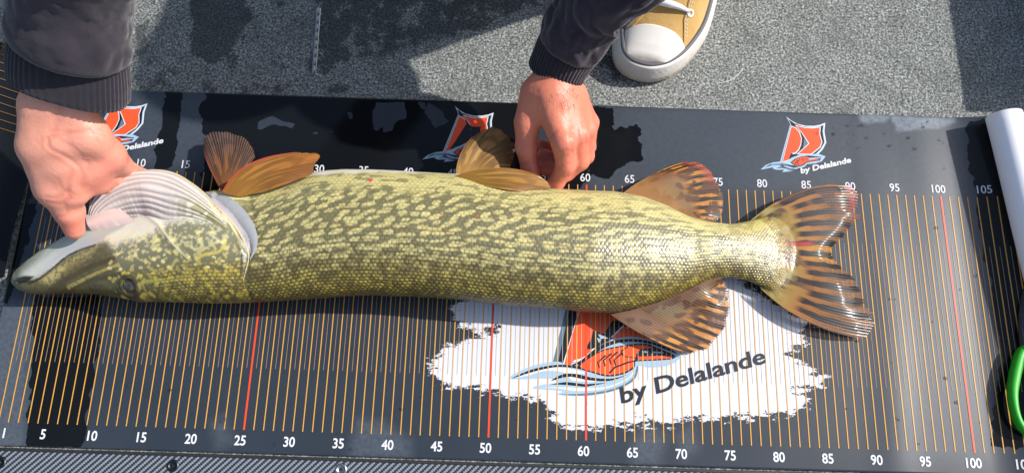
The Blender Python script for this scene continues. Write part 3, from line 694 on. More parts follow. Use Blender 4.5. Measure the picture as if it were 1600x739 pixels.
# scale edges are darker, scale centres yellow towards the back
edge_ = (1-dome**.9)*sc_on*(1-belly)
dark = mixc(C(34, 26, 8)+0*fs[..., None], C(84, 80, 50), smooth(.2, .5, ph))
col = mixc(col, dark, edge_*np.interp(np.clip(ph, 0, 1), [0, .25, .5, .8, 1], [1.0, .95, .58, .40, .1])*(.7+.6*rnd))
clump = smooth(.40, .60, R2(noise(np.c_[fs.ravel(), ft.ravel()*.9], 2.1, 51, 2)))
col = mixc(col, C(70, 56, 18), (1-clump)*smooth(.42, .26, ph)*sc_on*.6)
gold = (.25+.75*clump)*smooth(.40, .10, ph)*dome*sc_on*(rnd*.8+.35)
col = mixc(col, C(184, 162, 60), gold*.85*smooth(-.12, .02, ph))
col = mixc(col, C(40, 32, 10), smooth(.10, -.06, ph)*.75)
col = mixc(col, cream, smooth(np.interp(fx, [400, 540, 720, 1000], [.83, .79, .875, .93])-.03, np.interp(fx, [400, 540, 720, 1000], [.83, .79, .875, .93])+.03, ph+.05*(n1-.5))*smooth(384, 420, fx)*smooth(1100, 1040, fx))
# lateral line: a broken row of short dark dashes
ll = np.exp(-((ft+.75*HA[:, None]/6)/.07)**2)*(R2(noise(np.c_[fs.ravel(), 0*fs.ravel()], .9, 77)) > .55)*sc_on
col = mixc(col, C(120, 84, 40), ll*.7)
for (px, py, rr) in ((579, 283, .22), (1075, 300, .0), (746, 342, .12), (690, 340, .1)):
    if rr: q = S(px, py, 8); col = mixc(col, C(196, 60, 70), R2(smooth(rr*1.6, rr*.5, np.hypot(XY[:, 0]-q[0], XY[:, 1]-q[1]))))
# ---- head
hd = smooth(398, 384, fx)*(sdc.reshape(fs.shape) < 0.3)
hd = np.where(ph < .42, smooth(.9, -.7, sdc.reshape(fs.shape)+.8*(n2-.5)), hd); hd = np.maximum(hd, (fx < 330))
hn = R2(noise(XY, 2.0, 81, 3)); hw = R2(noise(np.c_[XY[:, 0]*.9+XY[:, 1]*.5, XY[:, 1]-.3*XY[:, 0]], 3.3, 91, 2)); hf = R2(noise(XY, 9, 95, 2))
hc = mixc(C(88, 82, 48)+0*fs[..., None], C(130, 130, 106), smooth(.2, .58, ph))
wm_ = smooth(.55, .63, hw+.12*(hf-.5)); hc = mixc(hc, mixc(C(180, 164, 84)+0*fs[..., None], C(212, 206, 166), smooth(.3, .6, ph)), wm_*.72)
hc = mixc(hc, C(72, 62, 20), smooth(.30, .05, ph)*.6*(.4+hf))
def region(poly, colr, k=1.0, soft=.25, z=HZ, nz=.0):
    global hc
    d = np.full(XY.shape[0], 9.); d[hidx] = poly_sd(XY[hidx], SP(poly, z)); f = R2(smooth(soft, -soft, d+nz*(hf.ravel()-.5)))*k*((ph > -.2) & (ph < 1.3))
    hc = mixc(hc, lin(*colr)[None, None, :], f)
def stroke(line, colr, wd, k=1.0, z=HZ):
    global hc
    d = np.full(XY.shape[0], 9.); d[hidx] = line_d(XY[hidx], resample(SP(line, z), 12)); hc = mixc(hc, lin(*colr)[None, None, :], R2(smooth(wd, wd*.45, d))*k*((ph > -.25) & (ph < 1.3)))
region([(140, 330), (225, 318), (330, 300), (345, 330), (360, 350), (330, 352), (300, 350), (268, 352), (250, 366), (225, 372), (195, 376), (160, 384)], (222, 220, 202), .9, .6, nz=.8)
region([(18, 438), (38, 410), (70, 386), (105, 364), (150, 338), (205, 325), (225, 345), (205, 364), (178, 376), (163, 388), (130, 395), (107, 404), (82, 421), (58, 436), (30, 440)], (178, 180, 170), 1, .25, 5.0)
region([(60, 428), (85, 408), (112, 390), (150, 378), (180, 374), (162, 386), (128, 394), (106, 403), (80, 420)], (166, 162, 180), .5, .3, 5.0)
region([(40, 420), (70, 396), (105, 374), (150, 348), (170, 340), (160, 352), (110, 380), (74, 402), (46, 424)], (136, 142, 132), .6, .5, 5.0, .8)
region([(18, 442), (28, 424), (50, 408), (76, 395), (66, 410), (44, 426), (36, 440)], (92, 96, 80), .8, .5, 4.2)
region([(30, 440), (58, 436), (84, 422), (108, 406), (132, 396), (164, 390), (182, 384), (196, 420), (180, 450), (150, 475), (30, 475)], (86, 78, 48), .9, .4, 5.0, .5)
region([(60, 440), (96, 418), (132, 402), (164, 392), (150, 406), (112, 424), (76, 442)], (182, 168, 108), .8, .3, 5.0, .5)
region([(112, 414), (140, 404), (164, 393), (150, 404), (126, 420), (100, 432)], (104, 90, 52), .7, .2, 5.0, .6)
stroke([(70, 450), (110, 434), (150, 420), (190, 410)], (70, 58, 24), .34, .8, 5.2); stroke([(80, 455), (130, 442), (180, 436), (200, 434)], (72, 60, 26), .3, .8, 5.0)
stroke([(100, 447), (150, 432), (195, 420)], (180, 160, 84), .2, .7, 5.2)
region([(20, 441), (30, 436), (44, 433), (60, 434), (50, 441), (36, 446), (24, 447)], (22, 20, 16), 1, .15, 4.4)
stroke([(40, 443), (60, 436), (84, 421), (108, 404), (132, 395), (160, 389)], (40, 36, 28), .12, .9, 5.0)
rg_ = random.Random(5)
for k in range(150):                                         # small pale flecks over cheek and gill cover
    px, py = rg_.uniform(160, 378), rg_.uniform(362, 462)
    a = rg_.uniform(-.6, .9); L = rg_.uniform(1, 4)
    stroke([(px, py), (px+L*.5, py-L*.3*a), (px+L, py-L*a)], (224, 212, 140) if py < 420 else (204, 186, 70), rg_.uniform(.11, .24), rg_.uniform(.5, .95))
stroke([(250, 352), (262, 366), (275, 383), (298, 406)], (214, 204, 164), .13, .8); stroke([(246, 360), (256, 376), (272, 396), (292, 412)], (110, 104, 66), .2, .6)  # pale crest and darker side drawn in as the ridge's highlight and shading
stroke([(312, 408), (326, 401), (345, 398), (354, 392), (358, 384)], (196, 176, 84), .2, .75); stroke([(218, 437), (250, 436), (290, 434)], (180, 170, 70), .24, .7)
stroke([(306, 382), (308, 392), (322, 390), (318, 378)], (206, 200, 150), .16, .6); stroke([(335, 372), (345, 378), (352, 384)], (204, 202, 166), .16, .6)
stroke([(384, 398), (380, 415), (376, 436), (372, 455)], (30, 24, 14), .22, .8); stroke([(330, 322), (352, 338), (368, 356), (380, 378), (385, 396)], (222, 206, 150), .25, .9)
hsc = cheekS*(1-dome**.7); hc = mixc(hc, C(60, 46, 14), hsc*.8); hc = mixc(hc, C(196, 170, 70), cheekS*dome*rnd*.7)
hsn = smooth(.55, .68, R2(noise(XY, 5.5, 97, 2))); jw = np.full(XY.shape[0], 9.); jw[hidx] = poly_sd(XY[hidx], SP([(18, 438), (38, 410), (70, 386), (105, 364), (150, 338), (205, 325), (225, 345), (205, 364), (178, 376), (163, 388), (130, 395), (107, 404), (82, 421), (58, 436), (30, 440)], 5.0)); hc = mixc(hc, C(66, 58, 30), hsn*smooth(205, 150, fx)*.6*R2(smooth(-.1, .3, jw))); hc = mixc(hc, C(60, 62, 50), smooth(70, 30, fx)*.55)
hc = mixc(hc, C(44, 36, 20), R2(smooth(.42, .1, np.abs(de-.84)))*.8)
col = mixc(col, hc, hd)
# pale skin bared behind the gill cover
bare = np.full(XY.shape[0], 9.); bare[hidx] = poly_sd(XY[hidx], SP([(318, 296), (346, 302), (366, 316), (388, 338), (400, 366), (400, 380), (392, 398), (384, 410), (384, 392), (376, 366), (358, 344), (338, 324)], HZ))
col = mixc(col, C(170, 170, 172), R2(smooth(.2, -.2, bare))*((ph > 0) & (ph < 1.3)))
col = mixc(col, C(232, 196, 196), R2(smooth(.25, 0, np.abs(bare+.25)))*.35*((ph > 0) & (ph < 1.3)))
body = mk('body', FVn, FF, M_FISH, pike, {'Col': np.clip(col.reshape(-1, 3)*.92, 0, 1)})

_zi = np.where((phi.ravel() > .1) & (phi.ravel() < 1.12) & (fx.ravel() < 420))[0][::3]; _zv = FVn[_zi]
def settle(L_, dz):
    L_ = np.array(L_)
    for p in L_:
        d = np.hypot(_zv[:, 0]-p[0], _zv[:, 1]-p[1]); k = np.argmin(d); p[2] = _zv[k, 2]+dz
    return L_
# ---- gill membrane: pleated pale fan thrown forward over the throat
outer = resample([S(*p) for p in [(136, 345, 6.0), (142, 318, 6.8), (158, 296, 7.3), (182, 278, 7.6), (210, 268, 7.6), (242, 265, 7.3), (272, 270, 7.0), (298, 284, 7.0), (322, 303, 7.1), (346, 328, 7.4), (368, 354, 7.9), (384, 382, 8.3), (386, 396, 8.2)]], 220)
inner = resample([S(*p) for p in [(152, 354, 6), (168, 349, 6), (190, 344, 6), (212, 342, 6), (236, 343, 6.3), (262, 350, 7), (286, 350, 7), (308, 352, 7), (330, 357, 7), (348, 364, 7), (364, 374, 7), (376, 384, 7.4), (383, 394, 7.3)]], 220); inner = settle(inner, -.12)
NA = 150; a = np.linspace(0, 1, NA)[None, :, None]; L = np.linspace(0, 1, 220)[:, None, None]
G = outer[:, None]*(1-a)+inner[:, None]*a
lift = (1.0*np.sin(math.pi*a[..., 0]**.8)*(np.sin(math.pi*np.clip(L[..., 0]*1.1, 0, 1))**.6))
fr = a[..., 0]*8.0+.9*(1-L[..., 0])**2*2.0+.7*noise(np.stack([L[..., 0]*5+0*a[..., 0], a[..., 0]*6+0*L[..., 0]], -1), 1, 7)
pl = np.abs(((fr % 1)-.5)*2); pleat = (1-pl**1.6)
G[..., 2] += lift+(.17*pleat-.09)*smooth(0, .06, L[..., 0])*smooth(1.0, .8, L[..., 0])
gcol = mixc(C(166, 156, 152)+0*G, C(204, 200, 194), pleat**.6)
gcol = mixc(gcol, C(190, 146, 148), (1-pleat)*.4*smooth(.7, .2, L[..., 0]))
gcol = mixc(gcol, C(206, 198, 156), smooth(.45, .85, L[..., 0])*smooth(.1, .5, a[..., 0])*.75); gcol = mixc(gcol, C(214, 190, 120), smooth(.05, .0, a[..., 0])*smooth(.3, .5, L[..., 0])*.9)
gn = noise(np.stack([G[..., 0], G[..., 1]], -1), 2.2, 14, 3); gcol = mixc(gcol, C(140, 136, 96), smooth(.46, .56, gn)*smooth(.42, .7, L[..., 0])*smooth(.35, .6, a[..., 0])*.85)
Gt = G.reshape(-1, 3); Gb = Gt-np.array([0, 0, .12]); gf = grid_faces(220, NA)
mk('gill_membrane', np.r_[Gt, Gb], np.r_[gf[:, ::-1], gf+len(Gt)], M_GILL, pike, {'Col': np.r_[gcol.reshape(-1, 3), gcol.reshape(-1, 3)]*.95})
# pink fold of throat between hand and jaw
q = [SP(r) for r in ([(134, 336, 6.2), (150, 330, 6.6), (166, 324, 6.8), (184, 322, 6.9)], [(136, 350, 6.6), (154, 344, 6.8), (176, 338, 7.0), (196, 333, 7.1)], [(140, 360, 6.4), (160, 352, 7.6), (184, 346, 8.1), (206, 342, 8.2)])]
q = np.array([resample(r, 30) for r in q]); q[2] = settle(q[2], -.1); q = np.stack([resample(q[:, k], 18) for k in range(30)], 0)
V = np.r_[q.reshape(-1, 3), q.reshape(-1, 3)-[0, 0, .2]]; f = grid_faces(30, 18)
mk('throat_fold', V, np.r_[f[:, ::-1], f+540], M_GILL, pike, {'Col': np.tile(lin(206, 184, 178), (1080, 1))})
# rim of the gill cover
rim_ = resample([S(*p) for p in [(318, 302, 7.3), (332, 318, 7.7), (352, 338, 8.1), (368, 356, 8.3), (381, 379, 8.45), (386, 398, 8.4), (383, 415, 8.1), (378, 436, 7.5)]], 60); rim_[12:] = settle(rim_[12:], .0)
V, F = tube(rim_, np.interp(np.linspace(0, 1, 60), [0, .2, .7, 1], [.03, .08, .10, .03]), 10)
mk('gill_rim', V, F, M_GILL, pike, {'Col': np.tile(lin(190, 174, 124), (len(V), 1))})
# pale flap behind the gill cover
o1 = resample([S(*p) for p in [(322, 300, 6.9), (352, 304, 7.7), (376, 322, 8.3), (393, 346, 8.75), (400, 370, 8.85), (397, 388, 8.75), (388, 404, 8.5)]], 60); i1 = resample([S(*p) for p in [(324, 306, 7.1), (340, 320, 7.9), (358, 338, 8.25), (374, 358, 8.5), (384, 378, 8.65), (387, 392, 8.65), (386, 404, 8.5)]], 60); i1 = settle(i1, -.15); o1[6:] = settle(o1[6:], .04)
a = np.linspace(0, 1, 20)[None, :, None]; q = o1[:, None]*(1-a)+i1[:, None]*a; q[..., 2] += .16*np.sin(math.pi*a[..., 0])
V = np.r_[q.reshape(-1, 3), q.reshape(-1, 3)-[0, 0, .35]]; f = grid_faces(60, 20); n_ = 1200
cc_ = mixc(C(146, 148, 152)+0*q, C(176, 144, 138), smooth(.55, 1, a[..., 0]+0*q[..., 0])*.7)
mk('shoulder_flap', V, np.r_[f[:, ::-1], f+n_], M_GILL, pike, {'Col': np.r_[cc_.reshape(-1, 3)]*1.0 if False else np.tile(cc_.reshape(-1, 3), (2, 1))})
# eye
ez = float(np.interp(0, [0, 1], [0, 0])); k = np.argmin(de+10*(~upv)); ec = FVf[k]; en = nrm[k]; en = en/np.linalg.norm(en)
t1 = np.cross(en, [1, 0, 0]); t1 /= np.linalg.norm(t1); t2 = np.cross(en, t1); V, colr = [], []
for i in range(26):
    r = .74*i/25; hgt = .30*math.sqrt(max(0, 1-(i/25)**2))
    for j in range(48):
        an = 2*math.pi*j/48; V.append(ec+en*(hgt-.16)+r*(math.cos(an)*t1+math.sin(an)*t2))
        rr = r/.74; c_ = lin(10, 14, 22) if rr < .47 else (lin(104, 82, 58) if rr < .53 else (lin(62, 44, 30)*(.75+.5*hash3(np.array(j//2), np.array(i//3), np.array(0), 3)) if rr < .86 else lin(34, 28, 20)))
        colr.append(c_)
V = np.array(V); mk('eye', V, grid_faces(26, 48, True), M_EYE, pike, {'Col': np.array(colr)})

_ti = np.where((phi.ravel() > -.05) & (phi.ravel() < 1.05) & (fx.ravel() > 1150))[0][::2]; _tv = FVn[_ti]
def tail_root(P):
    o = np.zeros(len(P))
    m = np.where(P[:, 0] < _tv[:, 0].max()+.3)[0]
    for k0 in range(0, len(m), 400):
        q = m[k0:k0+400]; d = (P[q, None, 0]-_tv[None, :, 0])**2+(P[q, None, 1]-_tv[None, :, 1])**2; j = d.argmin(1); o[q] = np.where(d.min(1) < .04, _tv[j, 2], 0)
    return o
# ---- fins: fans of rays, each ray a ridge
def fin(name, base, mid, edge, colf, zb, zm, ze, nray, bow=.0, alpha=.85, root=None, mat_=None, tatter=.0, nr=90, seed=0, label=None, ridge=.017):
    nray = int(nray*1.35); nt_ = nray*7
    B = resample(SP(base, zb), nt_); Mi = resample(SP(mid, zm), nt_); E = resample(SP(edge, ze), nt_)
    r = np.linspace(0, 1, nr)[None, :, None]; Q = B[:, None]*(1-r)*(1-2*r)+Mi[:, None]*4*r*(1-r)+E[:, None]*r*(2*r-1)
    T = np.linspace(0, 1, nt_)[:, None]+0*r[..., 0]; Rr = r[..., 0]+0*T
    ray = np.abs(np.sin(math.pi*T*nray+.5*noise(np.stack([T*9, Rr*2], -1), 1, seed)))
    if tatter:
        cut = tatter*(noise(np.stack([T*nray*.55, 0*T], -1), 1, seed+3)-.35)*smooth(.6, 1, Rr)+tatter*.5*(1-ray)*smooth(.8, 1, Rr)
        Q = Q-(E-Mi)[:, None]*np.clip(cut, 0, 1)[..., None]
    Q[..., 2] += ridge*ray*smooth(.05, .5, Rr)+bow*np.sin(math.pi*Rr)*(noise(np.stack([T*4, Rr*1.5], -1), 1, seed+8)-.3)
    Q[..., 2] = np.maximum(Q[..., 2], .1)
    if root is not None:
        zz_ = root(Q.reshape(-1, 3)).reshape(T.shape); f_ = smooth(.5, .2, Rr); Q[..., 2] = np.maximum(Q[..., 2], zz_+.05)*f_+Q[..., 2]*(1-f_)
    c_, al = colf(T, Rr, ray, Q); al = np.clip(al*np.ones_like(T), 0, 1)
    top_ = Q.reshape(-1, 3); n_ = len(top_); bot_ = top_-np.array([0, 0, .05]); f = grid_faces(nt_, nr)
    up = mesh_normals(top_, f)[:, 2].mean()
    if up < 0: f = f[:, ::-1]
    o = mk(name, np.r_[top_, bot_], np.r_[f, f[:, ::-1]+n_], mat_ or M_FIN, pike, {'Col': np.tile(np.clip(c_.reshape(-1, 3), 0, 1), (2, 1)), 'alpha': np.tile(al.ravel(), 2)})
    if label: o['label'] = label
    return o
def nz(T, R_, a, b_, sd): return noise(np.stack([T*a, R_*b_], -1), 1, sd, 2)
def tail_col(T, R_, ray, Q):
    c_ = mixc(C(168, 140, 72)+0*Q, C(170, 110, 48), smooth(.12, .42, R_)); c_ = mixc(c_, C(132, 90, 60), smooth(.4, .85, R_)*.8)
    c_ = mixc(c_, C(204, 142, 34), smooth(.12, .03, np.abs(T-.47))*smooth(.25, .5, R_)*.9)
    k = T*13.2+.35*(nz(T, R_, 3, 3, 5)-.5); d_ = np.abs((k % 1)-.5)
    on = smooth(.34, .22, d_+.22*(nz(T, R_, 26, 9, 9)-.5)); gate = smooth(.20, .30, R_+.25*(hash3(np.floor(k).astype(int), np.zeros_like(k, int), np.zeros_like(k, int), 2)-.5))*smooth(.22, .36, nz(T*0+np.floor(k)/13, R_, 40, 4, 8)+.15)
    c_ = mixc(c_, C(24, 16, 20), on*gate)
    bl = smooth(.54, .64, nz(T, R_, 12, 7, 33))*smooth(.5, .2, R_)+smooth(.55, .68, nz(T, R_, 10, 6, 37))*smooth(.2, .1, T); c_ = mixc(c_, C(74, 48, 44), np.clip(bl, 0, 1)*.8)
    c_ = mixc(c_, C(178, 46, 48), smooth(.88, .99, R_)*smooth(.30, .1, T)*.7+smooth(.02, .0, np.abs(T-.40))*smooth(.5, .7, R_)*.0); c_ = mixc(c_, C(206, 50, 50), smooth(.03, .0, np.abs(T-.42))*smooth(.1, .2, R_)*smooth(.55, .4, R_)*.8)
    al = .96-.48*smooth(.25, .7, R_)*(1-on*gate)*smooth(.03, .12, T)
    nb2 = nz(T, R_, 30, 14, 71); al = al*smooth(-.12, .16, R_-.22+.34*nb2+.10*(ray-.5)); c_ = mixc(c_, C(176, 164, 104), smooth(.30, .08, R_)*smooth(.45, .6, nz(T, R_, 22, 20, 73))*.8)
    return c_, al
fin('tail_fin', [(1172, 345), (1194, 352), (1208, 375), (1212, 400), (1208, 425), (1194, 444), (1184, 446)], [(1250, 299), (1272, 322), (1281, 355), (1268, 396), (1284, 430), (1284, 468), (1262, 503)], [(1336, 288), (1347, 318), (1338, 352), (1300, 396), (1338, 440), (1366, 496), (1352, 529)],
    tail_col, 1.66, 1.72, .9, 42, .5, root=tail_root, tatter=.24, seed=1, label='broad forked tail fin with dark streaks and red tips')
def med_col(T, R_, ray, Q):
    c_ = mixc(C(116, 96, 66)+0*Q, C(168, 114, 54), smooth(.35, .8, R_)); c_ = mixc(c_, C(122, 78, 56), smooth(.4, .6, nz(T, R_, 5, 4, 3))*.6)
    k = T*9.5; on = smooth(.33, .20, np.abs((k % 1)-.5)+.3*(nz(T, R_, 20, 8, 6)-.5)); gate = smooth(.5, .72, R_+.2*(nz(T, R_, 9, 2, 4)-.5))
    c_ = mixc(c_, C(30, 18, 16), on*gate); c_ = mixc(c_, C(226, 152, 50), (1-on)*gate*.75)
    bl = smooth(.48, .58, nz(T, R_, 12, 8, 13)); c_ = mixc(c_, C(84, 50, 36), bl*.85*smooth(.05, .25, R_))
    return c_, .97-.35*gate*(1-on)*smooth(.12, .3, T)
fin('dorsal_fin', [(945, 484), (985, 477), (1020, 466), (1055, 453), (1085, 442), (1110, 435), (1128, 432)], [(1005, 524), (1027, 512), (1050, 498), (1072, 484), (1092, 467), (1110, 452), (1127, 440)], [(1078, 554), (1103, 546), (1120, 528), (1134, 507), (1140, 482), (1139, 458), (1131, 437)],
    med_col, 2.4, 1.9, 1.3, 26, .5, tatter=.12, seed=2, label='orange dorsal fin with dark streaked edge')
def anal_col(T, R_, ray, Q):
    c_, al = med_col(T, R_, ray, Q); c_ = mixc(c_, C(208, 150, 80), smooth(.6, .2, R_)*.4); c_ = mixc(c_, C(180, 56, 50), smooth(.84, .99, R_)*smooth(.34, .16, np.abs(T-.22))*.65); return c_, al-.12*smooth(.7, 1, R_)
fin('anal_fin', [(972, 303), (990, 309), (1010, 317), (1030, 326), (1050, 335), (1068, 342), (1085, 347)], [(1018, 273), (1040, 275), (1055, 285), (1065, 300), (1075, 315), (1083, 330), (1095, 346)], [(1073, 252), (1100, 257), (1117, 277), (1128, 300), (1130, 320), (1126, 338), (1118, 348)],
    anal_col, 2.8, 2.6, 2.0, 24, .5, tatter=.08, seed=3, label='spotted anal fin with red outer edge')
def pair_col(base_, tip_, dark_, dk, red_=0, al0=.96):
    def f(T, R_, ray, Q):
        c_ = mixc(lin(*base_)[None, None]+0*Q, lin(*tip_)[None, None], smooth(.3, .9, R_)); st_ = np.clip(smooth(.35, .65, nz(T, R_, 19, 2.5, 23))+.7*smooth(.55, .68, nz(T, R_, 7, 5, 29)), 0, 1); c_ = mixc(c_, lin(*dark_)[None, None], st_*dk*(.4+.6*smooth(.1, .5, R_)))
        c_ = mixc(c_, C(196, 138, 66), ray**6*.4)
        if red_: c_ = mixc(c_, C(214, 70, 60), smooth(.1, .02, T)*red_)
        return c_, al0-.2*smooth(.5, 1, R_)*(1-ray)
    return f
fin('pectoral_fin', [(345, 297), (348, 296), (351, 296), (354, 295), (357, 295), (360, 294), (363, 293)], [(327, 262), (338, 254), (350, 249), (360, 248), (370, 250), (379, 256), (386, 263)], [(317, 232), (322, 210), (346, 205), (366, 209), (384, 217), (396, 233), (399, 246)],
    pair_col((150, 96, 50), (78, 70, 76), (44, 42, 52), .95, .2, .9), 4.2, 3.6, 2.4, 20, .6, tatter=.10, seed=4, label='dark ragged pectoral fin lying on the mat')
fin('pectoral_fin', [(347, 300), (354, 303), (362, 305), (370, 307), (378, 307), (385, 306), (391, 304)], [(388, 258), (404, 262), (418, 269), (426, 276), (430, 283), (432, 289), (430, 295)], [(462, 238), (499, 241), (494, 255), (492, 263), (489, 271), (478, 277), (464, 281)],
    pair_col((176, 126, 54), (178, 112, 50), (112, 72, 34), .8, .6), 7.6, 8.2, 7.9, 22, .4, tatter=.06, seed=5, label='orange pectoral fin raised over the belly')
fin('pelvic_fin', [(713, 276), (720, 275), (728, 275), (735, 274), (742, 273), (750, 272), (757, 271)], [(718, 245), (728, 240), (740, 238), (750, 238), (758, 242), (769, 251), (778, 265)], [(738, 212), (757, 202), (772, 198), (787, 203), (800, 215), (804, 238), (797, 264)],
    pair_col((196, 152, 82), (182, 138, 84), (84, 66, 50), .75, 0, .98), 5.2, 5.4, 4.8, 20, .3, tatter=.14, seed=6, alpha=.9, label='brownish pelvic fin spread on the mat')
fin('pelvic_fin', [(711, 275), (712, 277), (713, 279), (715, 281), (718, 282), (721, 283), (725, 284)], [(775, 263), (778, 269), (781, 276), (784, 282), (787, 288), (789, 293), (790, 298)], [(835, 271), (848, 278), (857, 285), (860, 291), (857, 296), (846, 299), (830, 301)],
    pair_col((176, 136, 58), (178, 130, 58), (108, 72, 34), .8), 7.0, 7.6, 6.6, 18, .5, tatter=.04, seed=7, label='golden pelvic fin folded along the belly')
#PART3
# ------------------------------------------------------------------ the angler: crouching beyond the top edge, both arms reaching in
person = thing('person', 'crouching person in dark hoodie and tan canvas sneakers holding the pike with both hands', 'person')
def W(*q): return [np.array(S(*p)) for p in q]
def paint_skin(V, N, reds, creases, base=(226, 160, 134)):
    n1 = noise(V, .8, 3, 3); n2 = noise(V, 3.0, 7, 2)
    c_ = lin(*base)[None]*(.86+.28*n1[:, None]); c_ = c_*(1-.10*n2[:, None]) + lin(206, 110, 96)[None]*.10*n2[:, None]
    for p, r, k, colr in reds:
        f = np.exp(-(np.linalg.norm(V-np.array(S(*p)), axis=1)/r)**2)*k; c_ = c_*(1-f[:, None])+lin(*colr)[None]*f[:, None]
    d_ = np.zeros(len(V))
    for line, wd, dep in creases:
        L_ = resample(np.array([S(*p) for p in line]), 30); d = np.full(len(V), 1e9)
        for a, b_ in zip(L_[:-1], L_[1:]):
            e = (b_-a)[:2]; q = V[:, :2]-a[:2]; t = np.clip((q@e)/(e@e+1e-9), 0, 1); d = np.minimum(d, np.hypot(*(q-t[:, None]*e).T))
        f = np.exp(-(d/wd)**2)*(N[:, 2] > .15); d_ -= .42*dep*f; c_ = c_*(1-.3*f[:, None])+lin(180, 92, 78)[None]*.3*f[:, None]
    return np.clip(c_, 0, 1), d_
parts_V, parts_F, parts_C = [], [], []; nb_ = 0
def add_body(V, F, c_):
    global nb_
    parts_V.append(V); parts_F.append(F+nb_); parts_C.append(c_); nb_ += len(V)
# hand under the gill cover
def handA(P):
    A = W((76, 125, 18.6), (64, 165, 16.9), (66, 228, 14.6), (88, 292, 11.4), (108, 330, 9.2), (116, 358, 7.5)); d = chain(P, A, [1.7, 1.8, 2.1, 1.95, 1.35, 1.0], .5)
    B = W((112, 125, 18.6), (116, 165, 17.0), (138, 212, 15.0), (170, 243, 12.0), (192, 259, 9.0)); d = smin(d, chain(P, B, [1.6, 1.6, 1.8, 1.5, 1.05], .6), 1.6)
    d = smin(d, chain(P, W((88, 150, 17.4), (98, 220, 14.7), (128, 262, 12.0)), [1.7, 2.2, 1.95], .5), 1.2)
    d = smin(d, chain(P, W((100, 258, 13.3), (118, 302, 10.9)), [1.75, 1.25], .4), .9)       # ball of the thumb
    d = smin(d, chain(P, W((146, 258, 11.9), (154, 284, 10.0)), [1.5, 1.25], .4), 1.1)
    for f in [((160, 282, 8.6), (180, 300, 6.4), (206, 312, 5.4), (228, 318, 5.2)), ((172, 274, 8.6), (202, 292, 6.2), (232, 302, 5.3), (252, 308, 5.1)), ((183, 266, 8.3), (213, 284, 5.9), (248, 294, 5.2), (268, 300, 5.0)), ((192, 261, 8.0), (220, 276, 5.7), (252, 284, 5.1), (270, 290, 4.9))]:
        d = smin(d, chain(P, W(*f), [1.0, .86, .78, .62], .3), .35)
    return d
lo = np.array(S(52, 372, 7))-[3, 3, 3]; pts = np.array(W((52, 110, 20.2), (120, 110, 20.4), (272, 286, 6), (116, 360, 7.3), (54, 165, 17.2), (20, 230, 14), (228, 318, 6.3)))
V, F = surface_net(handA, pts.min(0)-2.8, pts.max(0)+2.8, .15)
N = mesh_normals(V, F)
if (N*(V-V.mean(0))).sum() < 0: F = F[:, ::-1]; N = -N
cr = [([(84, 226, 16), (97, 246, 14.5), (127, 262, 13.5), (141, 282, 12), (139, 300, 11)], .20, .20), ([(76, 224, 16), (92, 250, 14), (122, 270, 13)], .16, .05), ([(90, 214, 16), (120, 205, 17), (150, 196, 17)], .14, .05), ([(84, 222, 16), (118, 216, 16), (156, 202, 17)], .12, .04),
      ([(102, 224, 16), (128, 240, 15), (146, 262, 13), (150, 275, 12)], .16, .07), ([(88, 318, 11), (106, 320, 10.5), (132, 312, 10)], .12, .10), ([(92, 328, 10), (112, 328, 10), (132, 322, 9.5)], .12, .10), ([(96, 346, 9), (114, 344, 9), (132, 338, 8)], .11, .09),
      ([(150, 292, 10), (142, 306, 9.5), (136, 322, 9)], .18, .14), ([(146, 210, 16), (166, 224, 14), (184, 246, 12)], .18, .08), ([(90, 165, 19), (86, 190, 18), (84, 214, 17)], .3, .08), ([(104, 290, 12.5), (112, 306, 11.5), (126, 310, 11)], .12, .08)]
c_, dd = paint_skin(V, N, [((150, 285, 11), 2.0, .5, (214, 104, 94)), ((120, 300, 11), 2.4, .35, (214, 120, 104)), ((190, 250, 12), 2.4, .3, (214, 116, 100)), ((112, 352, 8.5), 1.9, .65, (222, 108, 90)), ((185, 258, 12), 2.2, .4, (220, 122, 106)), ((130, 225, 16), 2.6, .3, (226, 150, 136)), ((60, 200, 17), 3, .25, (222, 158, 122))], cr, (218, 153, 132))
V = V+N*(dd+.03*(noise(V, 1.6, 9, 2)-.5))[:, None]; add_body(V, F, c_)
# hand behind the belly, thumb and bent fingers pinching the fin
def handB(P):
    d = chain(P, W((878, 92, 12.2), (868, 118, 10.4), (862, 150, 10.2)), [1.9, 2.1, 2.0], .6)
    for f, r, k in [(((856, 148, 10.0), (880, 222, 9.6)), [1.85, 1.22], 1.0), (((876, 148, 10.0), (903, 210, 8.9)), [1.75, 1.12], 1.0), (((890, 150, 9.2), (916, 202, 7.4)), [1.6, 1.05], 1.0), (((896, 152, 8.4), (921, 192, 5.8)), [1.45, .98], 1.0), (((836, 146, 9.6), (824, 192, 8.4)), [1.6, 1.3], 1.1)]:
        d = smin(d, chain(P, W(*f), r, .4), k)
    for f, r in [(((824, 192, 8.4), (822, 230, 6.8), (828, 264, 5.2), (834, 276, 4.6)), [1.3, 1.12, .9, .7]), (((880, 222, 9.6), (884, 258, 7.2), (870, 284, 5.2), (856, 292, 4.3)), [1.2, 1.02, .85, .68]), (((903, 210, 8.9), (906, 252, 6.2), (884, 270, 5.0), (850, 262, 4.2)), [1.1, .98, .92, .8]),
                 (((916, 202, 7.4), (915, 244, 4.8), (890, 254, 4.0), (848, 244, 4.2)), [1.04, .9, .88, .76]), (((921, 192, 5.8), (919, 230, 3.4), (896, 238, 2.8), (846, 227, 3.8)), [.95, .8, .78, .66])]:
        d = smin(d, chain(P, W(*f), r, .35), .42)
    for p in ((881, 221, 10.1), (904, 209, 9.3)): d = smin(d, ell(P, S(*p), (.75, .75, .5)), .5)
    return d
